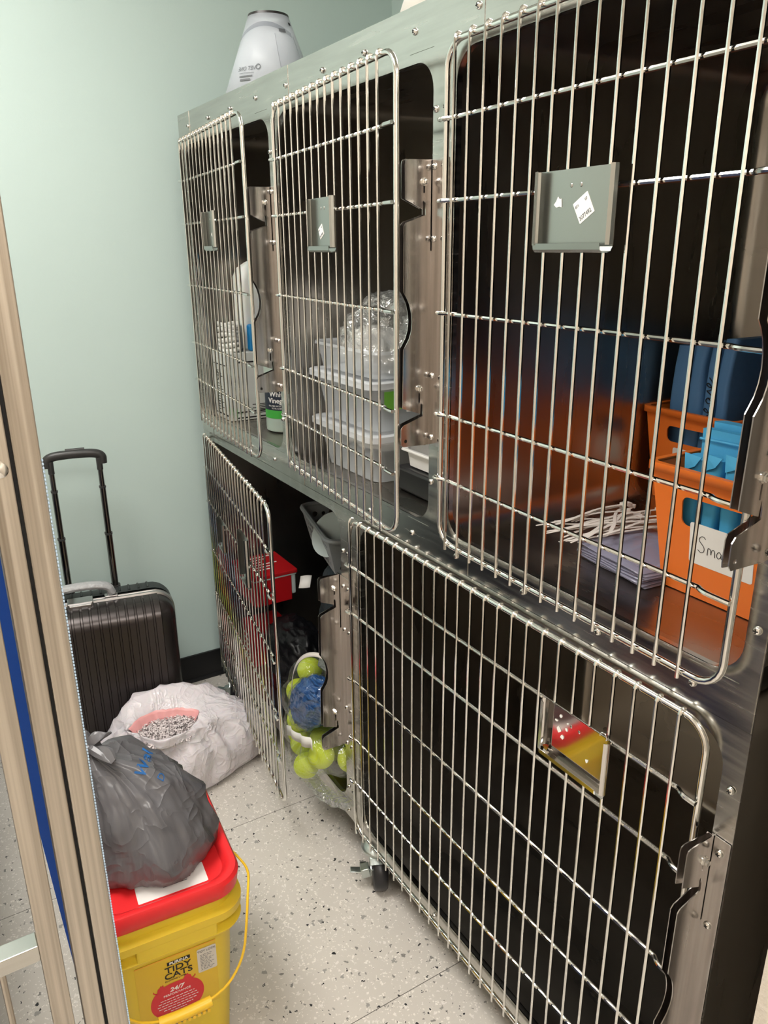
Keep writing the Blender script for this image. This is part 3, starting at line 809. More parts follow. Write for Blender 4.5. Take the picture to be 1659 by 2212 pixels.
# ------------------------------------------------------------------ middle upper cage: tubs
gTub = 'clear plastic tubs stacked in the middle cage'
def make_tub(label, x0, x1, y0, y1, z0, h, lid, taper=.016):
    root = empty('plastic_tub', ((x0 + x1) / 2, (y0 + y1) / 2, z0), label, 'tub', gTub)
    secs = []
    for z, f in ((.0, 0), (.004, .05), (h * .5, .55), (h * .86, .9), (h * .87, 1.15), (h - .004, 1.2), (h, 1.6), (h - .006, 1.75)):
        ins = taper * (1 - f); secs.append([Vector((a, b, z0 + z)) for a, b in rr(x0 + ins, x1 - ins, y0 + ins, y1 - ins, .028, 6)])
    mk('tub_body', G().loft(secs, cap0=True), M['tub'], root, angle=40)
    if lid:
        secs = []
        for z, ins in ((h - .006, -.014), (h + .006, -.014), (h + .008, -.011), (h + .008, 0), (h + .002, .004), (h + .002, .02)):
            secs.append([Vector((a, b, z0 + z)) for a, b in rr(x0 + ins, x1 - ins, y0 + ins, y1 - ins, .028, 6)])
        mk('tub_lid', G().loft(secs, cap1=True), M['tublid'], root, angle=40)
    return root
tx0, tx1, ty0, ty1 = -1.572, -1.312, .052, .42
make_tub('lowest clear plastic tub, standing on the cage floor', tx0, tx1, ty0, ty1, FU + .001, .098, True)
t2 = make_tub('middle clear plastic tub with a green sticker, topped by another', tx0 + .002, tx1 + .002, ty0 - .004, ty1 - .004, FU + .110, .098, True)
make_tub('open top tub of the stack, filled with crumpled clear bags', tx0 - .004, tx1 + .006, ty0 + .002, ty1 + .01, FU + .2195, .056, False, .008)
mk('green_label', plate_geo([rr(.075, .125, 1.120, 1.160, .002, 2)], .0004, lambda a, b, c: Vector((tx1 + .0035 + c, a, b))), M['lime'], t2, smooth=False)
mk('barcode_label', plate_geo([rr(.128, .146, 1.112, 1.160, .001, 2)], .0004, lambda a, b, c: Vector((tx1 + .0035 + c, a, b))), M['white'], t2, smooth=False)


def crumple(name, c, rad, seed, m, amp=.22, freq=9, sub=5, squash=None, label=None, cat=None, group=None, parent=None, floor=None, origin=None):
    bm = bmesh.new(); bmesh.ops.create_icosphere(bm, subdivisions=sub, radius=1)
    for v in bm.verts:
        n = v.co.normalized()
        q = Vector(n) * 1.0
        k = 0; f = freq * .2
        for o in range(4):
            k += (1 - abs(noise.noise(q * f + Vector((seed, seed * 2, o)))) * 2) * (.5 ** o); f *= 2.1
        s = 1 + amp * (k - 1.0)
        p = Vector((n.x * rad[0], n.y * rad[1], n.z * rad[2])) * s + Vector(c)
        if squash: p = squash(p, n)
        if floor is not None and p.z < floor: p.z = floor + (p.z - floor) * .02
        v.co = p - (Vector(origin) if origin else Vector((0, 0, 0)))
    me = bpy.data.meshes.new(name); bm.to_mesh(me); bm.free(); me.materials.append(m)
    me.polygons.foreach_set('use_smooth', [True] * len(me.polygons))
    o = bpy.data.objects.new(name, me); COL.objects.link(o)
    if origin: o.location = origin; o['_top'] = 1
    if label: tag(o, label, cat, group)
    return put(o, parent)


crumple('plastic_bag', (-1.435, .20, 1.235), (.125, .13, .105), 3, M['filmdense'], .20, 9, 5, floor=1.188, label='crumpled clear plastic bag bulging from the top tub', cat='plastic bag', group='clear bags in the top tub', origin=(-1.435, .2, 1.19))
crumple('plastic_bag', (-1.47, .155, 1.225), (.07, .07, .045), 8, M['whiteplastic'], .16, 7, 4, floor=1.188, label='white filled bag seen inside the crumpled clear plastic', cat='plastic bag', group=None, origin=(-1.47, .15, 1.19))
crumple('plastic_bag', (-1.375, .27, 1.25), (.06, .11, .075), 12, M['filmdense'], .22, 9, 4, floor=1.19, label='smaller clear plastic bag at the right rear of the top tub', cat='plastic bag', group='clear bags in the top tub', origin=(-1.37, .27, 1.19))
crumple('plastic_bag', (-1.45, .2, 1.03), (.09, .12, .030), 5, M['whiteplastic'], .15, 8, 4, floor=.97, label='pale packet lying inside the lowest clear tub', cat='plastic bag', origin=(-1.45, .2, .97))

# tray and black case at the right of the middle cage
g = G(); g.box(-1.283, -1.055, .085, .43, FU + .001, FU + .050)
tag(mk('equipment_case', g, M['blackplastic'], origin=(-1.17, .25, FU), bevel=.006), 'flat black case under the white tray in the middle cage', 'case')
tr_ = empty('plastic_tray', (-1.17, .26, FU + .0515), 'white plastic tray on the flat black case', 'tray')
secs = [[Vector((a, b, FU + .0515 + z)) for a, b in rr(-1.268 - o_, -1.066 + o_, .098 - o_, .42 + o_, .015, 5)] for z, o_ in ((0, -.008), (.002, -.004), (.036, .0), (.037, .007), (.033, .009))]
mk('tray_body', G().loft(secs, cap0=True), M['whiteplastic'], tr_, solid=.0016)
crumple('plastic_bag', (-1.17, .24, FU + .085), (.085, .12, .038), 15, M['filmdense'], .25, 10, 4, floor=FU + .056, label='crumpled clear bag lying in the white tray', cat='plastic bag', origin=(-1.17, .24, FU + .055))

# ------------------------------------------------------------------ upper left cage
bx0, bx1, by0, by1, bz1 = -2.196, -2.078, .032, .40, 1.155
ct = mk('cardboard_box', G().box(bx0, bx1, by0, by1, FU + .001, bz1), M['card'], smooth=False, origin=((bx0 + bx1) / 2, (by0 + by1) / 2, FU + .001), bevel=.0015)
tag(ct, 'white printed carton standing in the upper cage by the teal wall', 'box')
g = G()
for y0_, y1_, z_, h_ in ((.06, .30, 1.126, .004), (.05, .33, FU + .022, .004), (.05, .33, FU + .006, .004)): g.box(bx1, bx1 + .0005, y0_, y1_, z_, z_ + h_)
q = plate_geo([circ(.19, 1.055, .034, 28), circ(.19, 1.055, .030, 28)], .0006, lambda a, b, c: Vector((bx1 + .0005 + c, a, b))); g.add(q.v, q.f)
q = plate_geo([circ(.19, 1.055, .027, 28), circ(.19, 1.055, .025, 28)], .0006, lambda a, b, c: Vector((bx1 + .0005 + c, a, b))); g.add(q.v, q.f)
for k in range(6): g.box(bx1, bx1 + .0005, .10 + .01 * (k % 2), .16, 1.005 - k * .005, 1.007 - k * .005)
for k in range(16):
    z_ = 1.10 - k * .0075; w_ = .03 + .04 * ((k * 7) % 5) / 5
    if k in (3, 4): continue
    g.box(bx1 - .1, bx1 - .1 + w_, by0 - .0005, by0, z_, z_ + .002)
g.box(bx0 + .008, bx1 - .006, by0 - .0005, by0, 1.118, 1.121); g.box(bx0 + .008, bx1 - .006, by0 - .0005, by0, FU + .012, FU + .016)
q = plate_geo([circ(-2.165, 1.085, .014, 20), circ(-2.165, 1.085, .011, 20)], .0006, XZ(by0 - .0004)); g.add(q.v, q.f)
mk('box_print', g, M['ink'], ct, smooth=False)

jug = empty('plastic_jug', (-2.151, .156, bz1 + .001), 'white plastic jug standing on the printed carton', 'jug')
jx0, jx1, jy0, jy1 = -2.190, -2.112, .097, .215
secs = []
for z, s_, dx in ((0, .9, 0), (.006, 1, 0), (.05, 1.0, 0), (.19, 1.0, 0), (.222, .8, 0), (.238, .4, 0), (.242, .25, 0), (.250, .25, 0)):
    mx_, my_ = (jx0 + jx1) / 2, (jy0 + jy1) / 2; wx, wy = (jx1 - jx0) / 2 * s_, (jy1 - jy0) / 2 * s_
    secs.append([Vector((a, b, bz1 + .001 + z)) for a, b in rr(mx_ - wx, mx_ + wx, my_ - wy, my_ + wy, min(.02, wx * .6, wy * .6), 5)])
mk('jug_body', G().loft(secs, cap0=True, cap1=True), M['jug'], jug)
mk('jug_cap', G().lathe([(.014, .250), (.014, .262), (.001, .263)], c=((jx0 + jx1) / 2, (jy0 + jy1) / 2, bz1)), M['bluepack'], jug)
# soft blue pack and coiled white hose beside it, resting on the carton
g = G(); g.box(-2.106, -2.082, .105, .165, bz1 + .001, bz1 + .075)
tag(mk('small_packet', g, M['bluepack'], origin=(-2.095, .1, bz1 + .001), bevel=.006), 'small blue packet beside the white jug', 'packet')
g = G()
for k in range(6):
    n = 26; cz = bz1 + .0075 + k * .013
    pts = [(-2.134 + .048 * math.cos(t) + .003 * math.sin(3 * t + k), .0625 + .0235 * math.sin(t), cz + .004 * math.sin(2 * t + k)) for t in [2 * PI * i / n for i in range(n)]]
    g.tube(pts, .0065, 8, closed=True)
tag(mk('coiled_hose', g, M['whiteplastic'], origin=(-2.134, .0625, bz1 + .001)), 'coiled white tubing lying on top of the printed carton', 'tubing')

vx, vy = -1.905, .125
vin = empty('vinegar_bottle', (vx, vy, FU + .001), 'vinegar bottle with a navy label and green band', 'bottle')
def superc(r, z, cx, cy, n=32): return [Vector((cx + r * math.cos(2 * PI * k / n), cy + r * math.sin(2 * PI * k / n), z)) for k in range(n)]
prof = [(.045, 0), (.052, .004), (.053, .012), (.053, .20), (.050, .215), (.036, .245), (.018, .268), (.016, .29), (.001, .292)]
mk('bottle_body', G().lathe(prof, c=(vx, vy, FU + .001), seg=36), M['bottle'], vin)
mk('bottle_cap', G().lathe([(.019, .288), (.019, .312), (.001, .314)], c=(vx, vy, FU + .001), seg=24), M['whiteplastic'], vin)
mk('navy_label', G().lathe([(.0535, .062), (.0535, .150)], c=(vx, vy, FU), seg=48, cap0=False, cap1=False), M['navy'], vin)
mk('green_band', G().lathe([(.0536, .040), (.0536, .062)], c=(vx, vy, FU), seg=48, cap0=False, cap1=False), M['green'], vin)
def cyl_text(s, size, ang0, z, r, cx, cy, sx=1.0, bold=0):
    return text_geo(s, size, lambda a, b, c: Vector((cx + (r + c) * math.cos(ang0 + a / r), cy + (r + c) * math.sin(ang0 + a / r), z + b)), sx=sx, align='CENTER', bold=bold)
ang0 = math.atan2(CAM.y - vy, CAM.x - vx)
t = cyl_text('White', .019, ang0 - .38, FU + .099, .0540, vx, vy, bold=.0003)
for s_, sz, zz in (('Vinegar', .019, .082), ('DILUTED WITH WATER', .0055, .072), ('TO 5% ACIDITY', .0055, .0655)):
    q = cyl_text(s_, sz, ang0 - .38, FU + zz, .0540, vx, vy, bold=.0003 if sz > .01 else 0); t.add(q.v, q.f)
mk('label_text', t, M['white'], vin, smooth=False)

# ------------------------------------------------------------------ lower left cage contents
def basket():
    root = empty('laundry_basket', (-1.814, .255, .60), 'grey plastic basket with round holes, resting on dark cloth in the open cage', 'basket')
    mx = Matrix.Translation((-1.814, .262, .602)) @ Matrix.Rotation(math.radians(-13), 4, 'Z')
    Lx, Ly, H = .165, .100, .100
    g = G()
    def panel(w0, w1, h, place, rows):
        holes = []
        for (u, v, r) in rows: holes.append(circ(u, v, r, 12))
        q = plate_geo([[(-w0, 0), (w0, 0), (w1, h), (-w1, h)]] + holes, .002, place); g.add(q.v, q.f)
    rnd = random.Random(2)
    def dots(w, h):
        out = []
        for i in range(int(w * 2 / .026)):
            for j in range(4):
                u = -w + .018 + i * .026 + (.006 if j % 2 else 0); v = .02 + j * .026; r = rnd.choice((.006, .008, .010))
                if abs(u) < w - .016 and v < h - .018: out.append((u, v, r))
        return out
    tp = .022
    for s in (-1, 1):
        panel(Lx - tp, Lx, H, lambda a, b, c, s=s: mx @ Vector((a, s * (Ly - tp * (1 - b / H)) + c, b)), dots(Lx - tp, H))
        panel(Ly - tp, Ly, H, lambda a, b, c, s=s: mx @ Vector((s * (Lx - tp * (1 - b / H)) + c, a, b)), dots(Ly - tp, H))
    g.add([mx @ Vector(p) for p in ((-Lx + tp, -Ly + tp, 0), (Lx - tp, -Ly + tp, 0), (Lx - tp, Ly - tp, 0), (-Lx + tp, Ly - tp, 0))], [(0, 1, 2, 3)])
    mk('basket_body', g, M['greybasket'], root, angle=30)
    ring = rr(-Lx - .002, Lx + .002, -Ly - .002, Ly + .002, .03, 6)
    pts = [mx @ Vector((a, b, H + 0.002)) for a, b in ring]
    full = []
    for i in range(len(pts)): full.append(pts[i])
    mk('basket_rim', G().tube(full, .0075, 8, closed=True), M['greybasket'], root)
    return root, mx
bk, bmx = basket()
# things in the basket
for k, (px_, r_, lb, m_) in enumerate(((.055, .062, 'round pale lidded tub leaning in the grey basket', 'whitetub'), (.085, .060, 'green patterned round pack leaning at the right of the basket', 'greenpack'))):
    root = empty('round_pack', tuple(bmx @ Vector((px_, 0, .01))), lb, 'pack')
    tm = bmx @ Matrix.Translation((px_, -.045 + .055 * k, .070 + .012 * k)) @ Matrix.Rotation(math.radians(35 + 20 * k), 4, 'Z') @ Matrix.Rotation(math.radians(58), 4, 'X')
    mk('pack_body', G().lathe([(r_ * .9, 0), (r_, .004), (r_, .03), (r_ * .93, .034)], seg=36, mx=tm), M[m_], root)
    if k == 1:
        g = G()
        for (a, b, s) in ((.01, .02, .016), (-.02, -.015, .02), (.03, -.02, .012)): g.lathe([(s, .0345), (s * .4, .0352)], c=(a, b, 0), seg=9, mx=tm)
        mk('pack_print', g, M['ink'], root)
        g = G()
        for (a, b, s) in ((-.005, -.045, .016), (.0, .05, .012)): g.lathe([(s, .0345), (s * .5, .0353)], c=(a, b, 0), seg=12, mx=tm)
        mk('pack_print', g, M['teal2'], root)
    else:
        g = G(); g.lathe([(r_ * 1.03, .03), (r_ * 1.03, .038), (r_ * .9, .038)], seg=36, mx=tm, cap0=False)
        mk('pack_lid', g, M['whitetub'], root)
crumple('folded_blanket', (-1.845, .40, .375), (.21, .20, .24), 31, M['cloth'], .05, 5, 5, squash=lambda p, n: Vector((p.x, max(p.y, .215), min(p.z, .596))), floor=.155, label='dark folded blanket under the grey basket', cat='blanket', origin=(-1.845, .40, .155))
crumple('folded_blanket', (-1.74, .20, .50), (.10, .05, .11), 33, M['cloth'], .05, 5, 4, squash=lambda p, n: Vector((p.x, min(p.y, .21), min(p.z, .594))), label='small dark cloth roll wedged under the front corner of the grey basket', cat='blanket', origin=(-1.74, .2, .40))

rb = empty('card_box', (-2.085, .11, .40), 'red lidded box with white print, half hidden by the open wire door', 'box')
mk('box_body', G().box(-2.168, -2.004, .040, .162, .403, .486), M['redbox'], rb, smooth=False, bevel=.002)
mk('box_lid', G().box(-2.172, -2.0, .035, .182, .490, .503), M['redbox'], rb, smooth=False, bevel=.003)
mk('box_band', G().box(-2.169, -2.003, .038, .178, .4855, .4905), M['whitetub'], rb, smooth=False)
mk('box_end', G().box(-2.166, -2.006, .1622, .177, .42, .4855), M['whitetub'], rb, smooth=False, bevel=.004)
g = G()
for k in range(6): g.box(-2.15 + .020 * k, -2.144 + .020 * k, .06, .15 - .02 * (k % 3), .5031, .5035)
mk('box_print', g, M['white'], rb, smooth=False)
pm = Matrix.Translation((-1.955, .185, .475)) @ Matrix.Rotation(.9, 4, 'Z') @ Matrix.Rotation(.6, 4, 'X')
g = G()
secs = [[pm @ Vector((a, b, .006 * math.sin(a * 60 + b * 40))) for a in (-.018, -.006, .006, .018)] for b in (-.02, 0, .02)]
g.loft(secs, close=False)
tag(mk('paper_slip', g, M['white'], origin=(-1.955, .185, .46), solid=.0006), 'torn white paper slip lying against the red box', 'paper')
crumple('plastic_bag', (-1.895, .120, .275), (.15, .080, .112), 41, M['blackbag'], .12, 8, 5, floor=.155, label='glossy black plastic bag below the red box', cat='plastic bag', origin=(-1.9, .17, .155))
rc = empty('card_box', (-2.12, .12, FL + .001), 'narrow red carton standing at the left of the open cage', 'box')
mk('carton_body', G().box(-2.165, -2.085, .05, .17, FL + .001, .30), M['redbox'], rc, smooth=False, bevel=.002)
g = G()
for k in range(6): g.box(-2.15, -2.10 - .01 * (k % 2), .0494, .0499, .26 - k * .018, .266 - k * .018)
mk('carton_print', g, M['white'], rc, smooth=False)
gC = 'black cylinders in the open cage'
for i, (x, y, h, r) in enumerate(((-1.66, .14, .245, .048),)):
    cn = empty('black_canister', (x, y, FL + .001), 'tall black canister just behind the bag of tennis balls', 'canister')
    mk('canister_body', G().lathe([(r - .004, 0), (r, .004), (r, h), (r - .003, h + .004)], c=(x, y, FL + .001), seg=36), M['blackplastic'], cn)
    mk('canister_lid', G().lathe([(r + .003, h + .002), (r + .003, h + .02), (r - .006, h + .027), (.001, h + .027)], c=(x, y, FL + .001), seg=36), M['blackplastic'], cn)

# tennis balls in a clear bag hanging out over the sill
gN = 'tennis balls in the clear bag'
BR = .0325
balls = [(-1.512, -.040, .187), (-1.443, -.030, .256), (-1.535, .054, .188), (-1.412, .034, .240), (-1.572, -.020, .210), (-1.506, .003, .250), (-1.604, .060, .190), (-1.632, .000, .200), (-1.598, -.015, .266), (-1.640, .044, .246),
         (-1.552, .040, .268), (-1.640, .005, .322), (-1.590, .045, .325), (-1.618, .030, .388), (-1.455, .050, .300), (-1.520, .055, .322)]
ballnote = ['lowest front', 'front right', 'lower right behind the first', 'far right', 'front left', 'centre', 'lower middle rear', 'bottom left', 'left above the bottom one', 'left rear', 'middle rear', 'upper left', 'upper middle', 'topmost', 'right rear', 'upper right rear']
seam = []
for k in range(40):
    t_ = 2 * PI * k / 40; a_, b_ = .44, .56
    A_ = PI / 2 - (PI / 2 - .44) * math.cos(t_); B_ = t_ / 2 + .44 * math.sin(2 * t_)
    v_ = Vector((math.sin(PI / 2 - .95 * math.cos(t_) * 0) * math.cos(t_), math.sin(t_), .55 * math.sin(2 * t_ + .0))).normalized(); seam.append(v_ * BR * 1.0)
ball0 = None
for i, c in enumerate(balls):
    if ball0 is None:
        ball0 = mk('tennis_ball', G().add(*_sph((0, 0, 0), BR, 32, (1, 1, 1))), M['ball'], origin=(0.0, 0.0, 0.0001))
        o = ball0; sm = mk('ball_seam', G().tube(seam, .0007, 5, closed=True), M['ballseam']); sm.parent = o
        s_ = sm
    else:
        o = ball0.copy(); COL.objects.link(o); s_ = sm.copy(); COL.objects.link(s_); s_.parent = o
    s_.matrix_parent_inverse = Matrix.Identity(4)
    o.location = c; o.rotation_euler = (random.uniform(0, 6), random.uniform(0, 6), random.uniform(0, 6))
    tag(o, 'yellow-green tennis ball in the clear bag, ' + ballnote[i], 'tennis ball', gN)

def hull_bag(name, pts, rad, m, label, cat, origin, sub=5, amp=.006, group=None):
    """film stretched over lumps: support function of a set of spheres"""
    bm = bmesh.new(); bmesh.ops.create_icosphere(bm, subdivisions=sub, radius=1)
    c0 = sum((Vector(p) for p in pts), Vector()) / len(pts)
    for v in bm.verts:
        n = v.co.normalized(); best = 0
        for p in pts:
            d = Vector(p) - c0; t = d.dot(n); perp = (d - n * t).length
            if perp < rad * 1.9: best = max(best, t + math.sqrt(max(0, (rad * 1.9) ** 2 - perp * perp)) * .62)
        best = max(best, .04)
        best += amp * (noise.noise(n * 7 + Vector((3, 1, 2))) + .6 * abs(noise.noise(n * 17)))
        v.co = c0 + n * best - Vector(origin)
    bmesh.ops.smooth_vert(bm, verts=bm.verts, factor=.5, use_axis_x=True, use_axis_y=True, use_axis_z=True)
    bmesh.ops.smooth_vert(bm, verts=bm.verts, factor=.5, use_axis_x=True, use_axis_y=True, use_axis_z=True)
    me = bpy.data.meshes.new(name); bm.to_mesh(me); bm.free(); me.materials.append(m)
    me.polygons.foreach_set('use_smooth', [True] * len(me.polygons))
    o = bpy.data.objects.new(name, me); COL.objects.link(o); o.location = origin; o['_top'] = 1
    return tag(o, label, cat, group)
bagclear = hull_bag('clear_bag', balls, BR, M['film'], 'clear plastic bag holding the tennis balls, sagging over the cage sill', 'plastic bag', (-1.51, .01, .165))
# loose pleat at the bottom and the white strip inside
g = G(); secs = []
for k in range(15):
    f = k / 14; x_ = -1.545 + .20 * f; zc = .163 - .030 * math.sin(PI * f) + .012 * f
    secs.append([Vector((x_, -.045 + .03 * f + .004 * math.sin(k), zc)), Vector((x_ + .004, -.052 + .03 * f, zc - .012 + .003 * math.sin(k * 1.7))), Vector((x_ + .002, -.030 + .03 * f, zc - .014)), Vector((x_, -.02 + .03 * f, zc + .006))])
g.loft(secs)
mk('bag_pleat', g, M['filmdense'], bagclear)
tow = crumple('folded_towel', (-1.500, -.022, .368), (.084, .040, .092), 51, M['bluecloth'], .16, 9, 5, label='blue folded towels wrapped in clear film above the tennis balls', cat='towel', origin=(-1.475, .0, .31),
              squash=lambda p, n: p + Vector(((p.z - .378) * .45, 0, (p.x + 1.5) * .25)))
crumple('towel_wrap', (-1.500, -.024, .368), (.091, .047, .099), 51, M['towelfilm'], .12, 9, 5, parent=tow, squash=lambda p, n: p + Vector(((p.z - .378) * .45, 0, (p.x + 1.5) * .25)))
g = G(); pts = [(-1.600, -.030, .330), (-1.590, -.034, .39), (-1.56, -.036, .455), (-1.515, -.03, .505), (-1.45, -.02, .535), (-1.395, -.010, .53)]
q = bent(pts, 2); g.loft([[p + Vector((0, 0, 0)), p + Vector((.008, -.006, -.006))] for p in q], close=False)
tag(mk('bag_strap', g, M['tie'], origin=(-1.585, -.01, .34), solid=.0015), 'white bag strap arching over the blue towels', 'strap')
mx = Matrix.Translation((-1.520, .045, .458)) @ Matrix.Rotation(.4, 4, 'Z') @ Matrix.Rotation(.3, 4, 'Y')
tag(mk('foam_cube', G().box(-.024, .024, -.024, .024, -.022, .026, 0, mx), M['foam'], origin=(-1.468, .045, .455), bevel=.005), 'pale grey foam cube tucked behind the blue towels', 'foam cube')
g = G(); secs = []
for k in range(9):
    f = k / 8; secs.append([Vector((-1.555 + .15 * f, -.070 + .004 * math.sin(k * 2), .262 + .045 * f + j * .028 + .003 * math.sin(k + j))) for j in (0, .5, 1)])
g.loft(secs, close=False)
tag(mk('paper_strip', g, M['white'], origin=(-1.47, -.045, .29), solid=.001), 'white strip between the blue towels and the tennis balls', 'paper')

# ------------------------------------------------------------------ collars on top of the cages
def collar(label, cx, cy, r0, r1, h, m, ring, group):
    root = empty('pet_recovery_collar', (cx, cy, ZU1 + .001), label, 'collar', group)
    mk('cone_sheet', G().lathe([(r0, 0), (r1, h)], c=(cx, cy, ZU1 + .001), seg=64, cap0=False, cap1=False), m, root, solid=.0012)
    if ring: mk('neck_ring', G().lathe([(r1 + .001, h - .012), (r1 + .003, h - .011), (r1 + .001, h + .002), (r1 - .003, h + .001), (r1 - .001, h - .012)], c=(cx, cy, ZU1 + .001), seg=64, cap0=False, cap1=False), M['conering'], root)
    return root
cc = (-1.866, .112); r0c, r1c, hc = .108, .045, .163
col1 = collar('frosted plastic pet collar standing on the cages by the teal wall', cc[0], cc[1], r0c, r1c, hc, M['cone'], True, 'pet recovery collars on top of the cages')
def cone_pt(a, z, off=.0012):
    r = r0c + (r1c - r0c) * z / hc + off; return Vector((cc[0] + r * math.cos(a), cc[1] + r * math.sin(a), ZU1 + .001 + z))
base_a = math.atan2(CAM.y - cc[1], CAM.x - cc[0])
def cone_band(zf0, zf1, a0, a1, n=24): return [[cone_pt(a0 + (a1 - a0) * k / n, zf0(k / n)), cone_pt(a0 + (a1 - a0) * k / n, zf1(k / n))] for k in range(n + 1)]
g = G(); g.loft(cone_band(lambda f: .104 + .028 * math.sin(PI * f * .9), lambda f: .114 + .028 * math.sin(PI * f * .9), base_a - 1.5, base_a + .9), close=False)
mk('sheet_edge', g, M['conetrim'], col1)
g = G(); g.loft([[cone_pt(base_a + .18 + .1 * (1 - z / .13), z), cone_pt(base_a + 1.0, z)] for z in [.0 + .013 * k for k in range(10)]], close=False)
mk('overlap_sheet', g, M['conetrim'], col1)
g = G()
g.loft([[cone_pt(base_a + .9 + .14 * k / 6, .139, .003), cone_pt(base_a + .9 + .14 * k / 6, .145, .003)] for k in range(7)], close=False)
mk('strap_slot', g, M['ink'], col1)
g = G(); g.loft([[cone_pt(base_a + .36 + .26 * k / 6, .121, .003), cone_pt(base_a + .36 + .26 * k / 6, .128, .003)] for k in range(7)], close=False)
mk('strap_slot', g, M['greyink'], col1)
t = G()
a_c = base_a - .62
def cmap(a0, z0): return lambda a, b, c: cone_pt(a0 + a / .095, z0 + b, .002 + c)
for s_, sz, zz in (('VET ONE', .012, .040),):
    q = text_geo(s_, sz, cmap(a_c, zz), align='CENTER', sx=-1, ext=0); t.add(q.v, q.f)
for k, (w_, h_) in enumerate(((.030, .0008), (.026, .003), (.020, .004))):
    cf = cmap(a_c, .034 - k * .008); t.loft([[cf(-w_ * .6 + w_ * 1.3 * j / 12, 0, .0006), cf(-w_ * .6 + w_ * 1.3 * j / 12, h_, .0006)] for j in range(13)], close=False)
q = plate_geo([circ(.030, 0, .006, 16), circ(.030, 0, .0042, 16)], .0003, cmap(a_c, .046)); t.add(q.v, q.f)
mk('collar_print', t, M['greyink'], col1, smooth=False)
collar('white plastic pet collar on the cages, the one nearer the viewer, mostly above the frame', -1.135, .165, .145, .075, .19, M['conewhite'], False, 'pet recovery collars on top of the cages')

# ------------------------------------------------------------------ suitcase by the wall
th = math.radians(-9.5)
SC = Vector((-2.125, -.385, 0))
def S(x, y, z):   # local: x out from the wall, y along it
    return Vector((SC.x + x * math.cos(th) - y * math.sin(th), SC.y + x * math.sin(th) + y * math.cos(th), z))
suit = empty('suitcase', (SC.x, SC.y, 0), 'ribbed charcoal hard-shell suitcase with raised trolley handle by the wall', 'suitcase')
HW, Z0S, Z1S = .205, .035, .487
def shell(xf, xb, dirn, ribs, name, m, zext=0):
    secs = []; depth = abs(xf - xb)
    N = 200
    def outline(ins, x, rib=0):
        out = []
        y0, y1, z0, z1 = -HW + ins, HW - ins, Z0S + ins, Z1S + zext - ins
        for a, b in rr(y0, y1, z0, z1, max(.01, .055 - ins * .5), 8): out.append((a, b))
        return out
    lay = [(xb, 0), (xb + (xf - xb) * .45, 0.0), (xb + (xf - xb) * .62, .003), (xb + (xf - xb) * .78, .011), (xb + (xf - xb) * .90, .023), (xb + (xf - xb) * .97, .035), (xf, .048)]
    g = G(); g.loft([[S(x, a, b) for a, b in outline(i, x)] for x, i in lay])
    # face grid with vertical grooves
    ins = .048; y0, y1, z0, z1 = -HW + ins, HW - ins, Z0S + ins, Z1S + zext - ins
    last = [S(xf, a, b) for a, b in outline(ins, xf)]; g.add(last, [tuple(range(len(last)))])
    return g
front = mk('front_shell', shell(.098, .006, 1, True, 'f', M['shell']), M['shell'], suit, angle=60)
mk('rear_shell', shell(-.098, -.012, -1, True, 'b', M['shellback'], .010), M['shellback'], suit, angle=60)
# ribs wrap over the top edge and run down the face
def rib_path(y, xf, xb, zt=0):
    p = []
    top = Z1S + zt; s = 1 if xf > 0 else -1
    for x, i in ((xb + (xf - xb) * .12, 0), (xb + (xf - xb) * .45, 0), (xb + (xf - xb) * .62, .003), (xb + (xf - xb) * .78, .011), (xb + (xf - xb) * .90, .023), (xb + (xf - xb) * .97, .035), (xf, .048)):
        p.append(S(x, y, top - i))
    p.append(S(xf, y, Z0S + .048)); return p
g = G(); k = 0
y = -HW + .052
while y < HW - .045:
    pp = rib_path(y, .098, .006); w = .0196
    secs = []
    for q in pp:
        n_ = Vector((0, 0, 0))
        secs.append(q)
    # raised flat rib as a low loft
    up = []
    for i, q in enumerate(pp):
        t_ = (pp[min(i + 1, len(pp) - 1)] - pp[max(i - 1, 0)]).normalized(); yd = (S(0, 1, 0) - S(0, 0, 0)).normalized(); nn = yd.cross(t_).normalized()
        if nn.dot(S(1, 0, 0) - S(0, 0, 0) + Vector((0, 0, 1))) < 0: nn = -nn
        up.append([q - yd * w / 2 - nn * .001, q - yd * (w / 2 - .002) + nn * .0034, q + yd * (w / 2 - .002) + nn * .0034, q + yd * w / 2 - nn * .001])
    g.loft(up, cap0=True, cap1=True); y += .0236; k += 1
mk('shell_ribs', g, M['shell'], suit, angle=50)
g = G(); y = -HW + .06
while y < HW - .04:
    pp = [q for q in rib_path(y, -.098, -.012, .010)]; g.tube(pp, .0035, 6, flat=.8); y += .026
mk('shell_ribs', g, M['shellback'], suit, angle=50)
# aluminium frame between the shells
secs = [[S(x, a, b) for a, b in rr(-HW - o_, HW + o_, Z0S - o_, Z1S + o_ + .003, .058, 8)] for x, o_ in ((.012, -.002), (.010, .0035), (.004, .0035), (.003, .001), (-.004, .001), (-.005, .0035), (-.013, .0035), (-.014, -.002))]
mk('aluminium_frame', G().loft(secs), M['alu'], suit, angle=30)
g = G()
for y_ in (-.118, .034):   # handle posts
    c = -.042
for s_ in (-1, 1):
    yc = -.040 + s_ * .078; bx = Matrix.Translation(S(-.002, yc, Z1S + .002)) @ Matrix.Rotation(th, 4, 'Z')
    g.box(-.011, .011, -.018, .018, 0, .012, 0, bx); g.box(-.008, .008, -.010, .010, .012, .02, 0, bx)
mk('handle_bracket', g, M['alu'], suit, bevel=.002, smooth=False)
pts = bent([S(-.002, -.118, Z1S + .018), S(-.002, -.112, Z1S + .045), S(-.002, -.04, Z1S + .052), S(-.002, .032, Z1S + .045), S(-.002, .042, Z1S + .018)], 3)
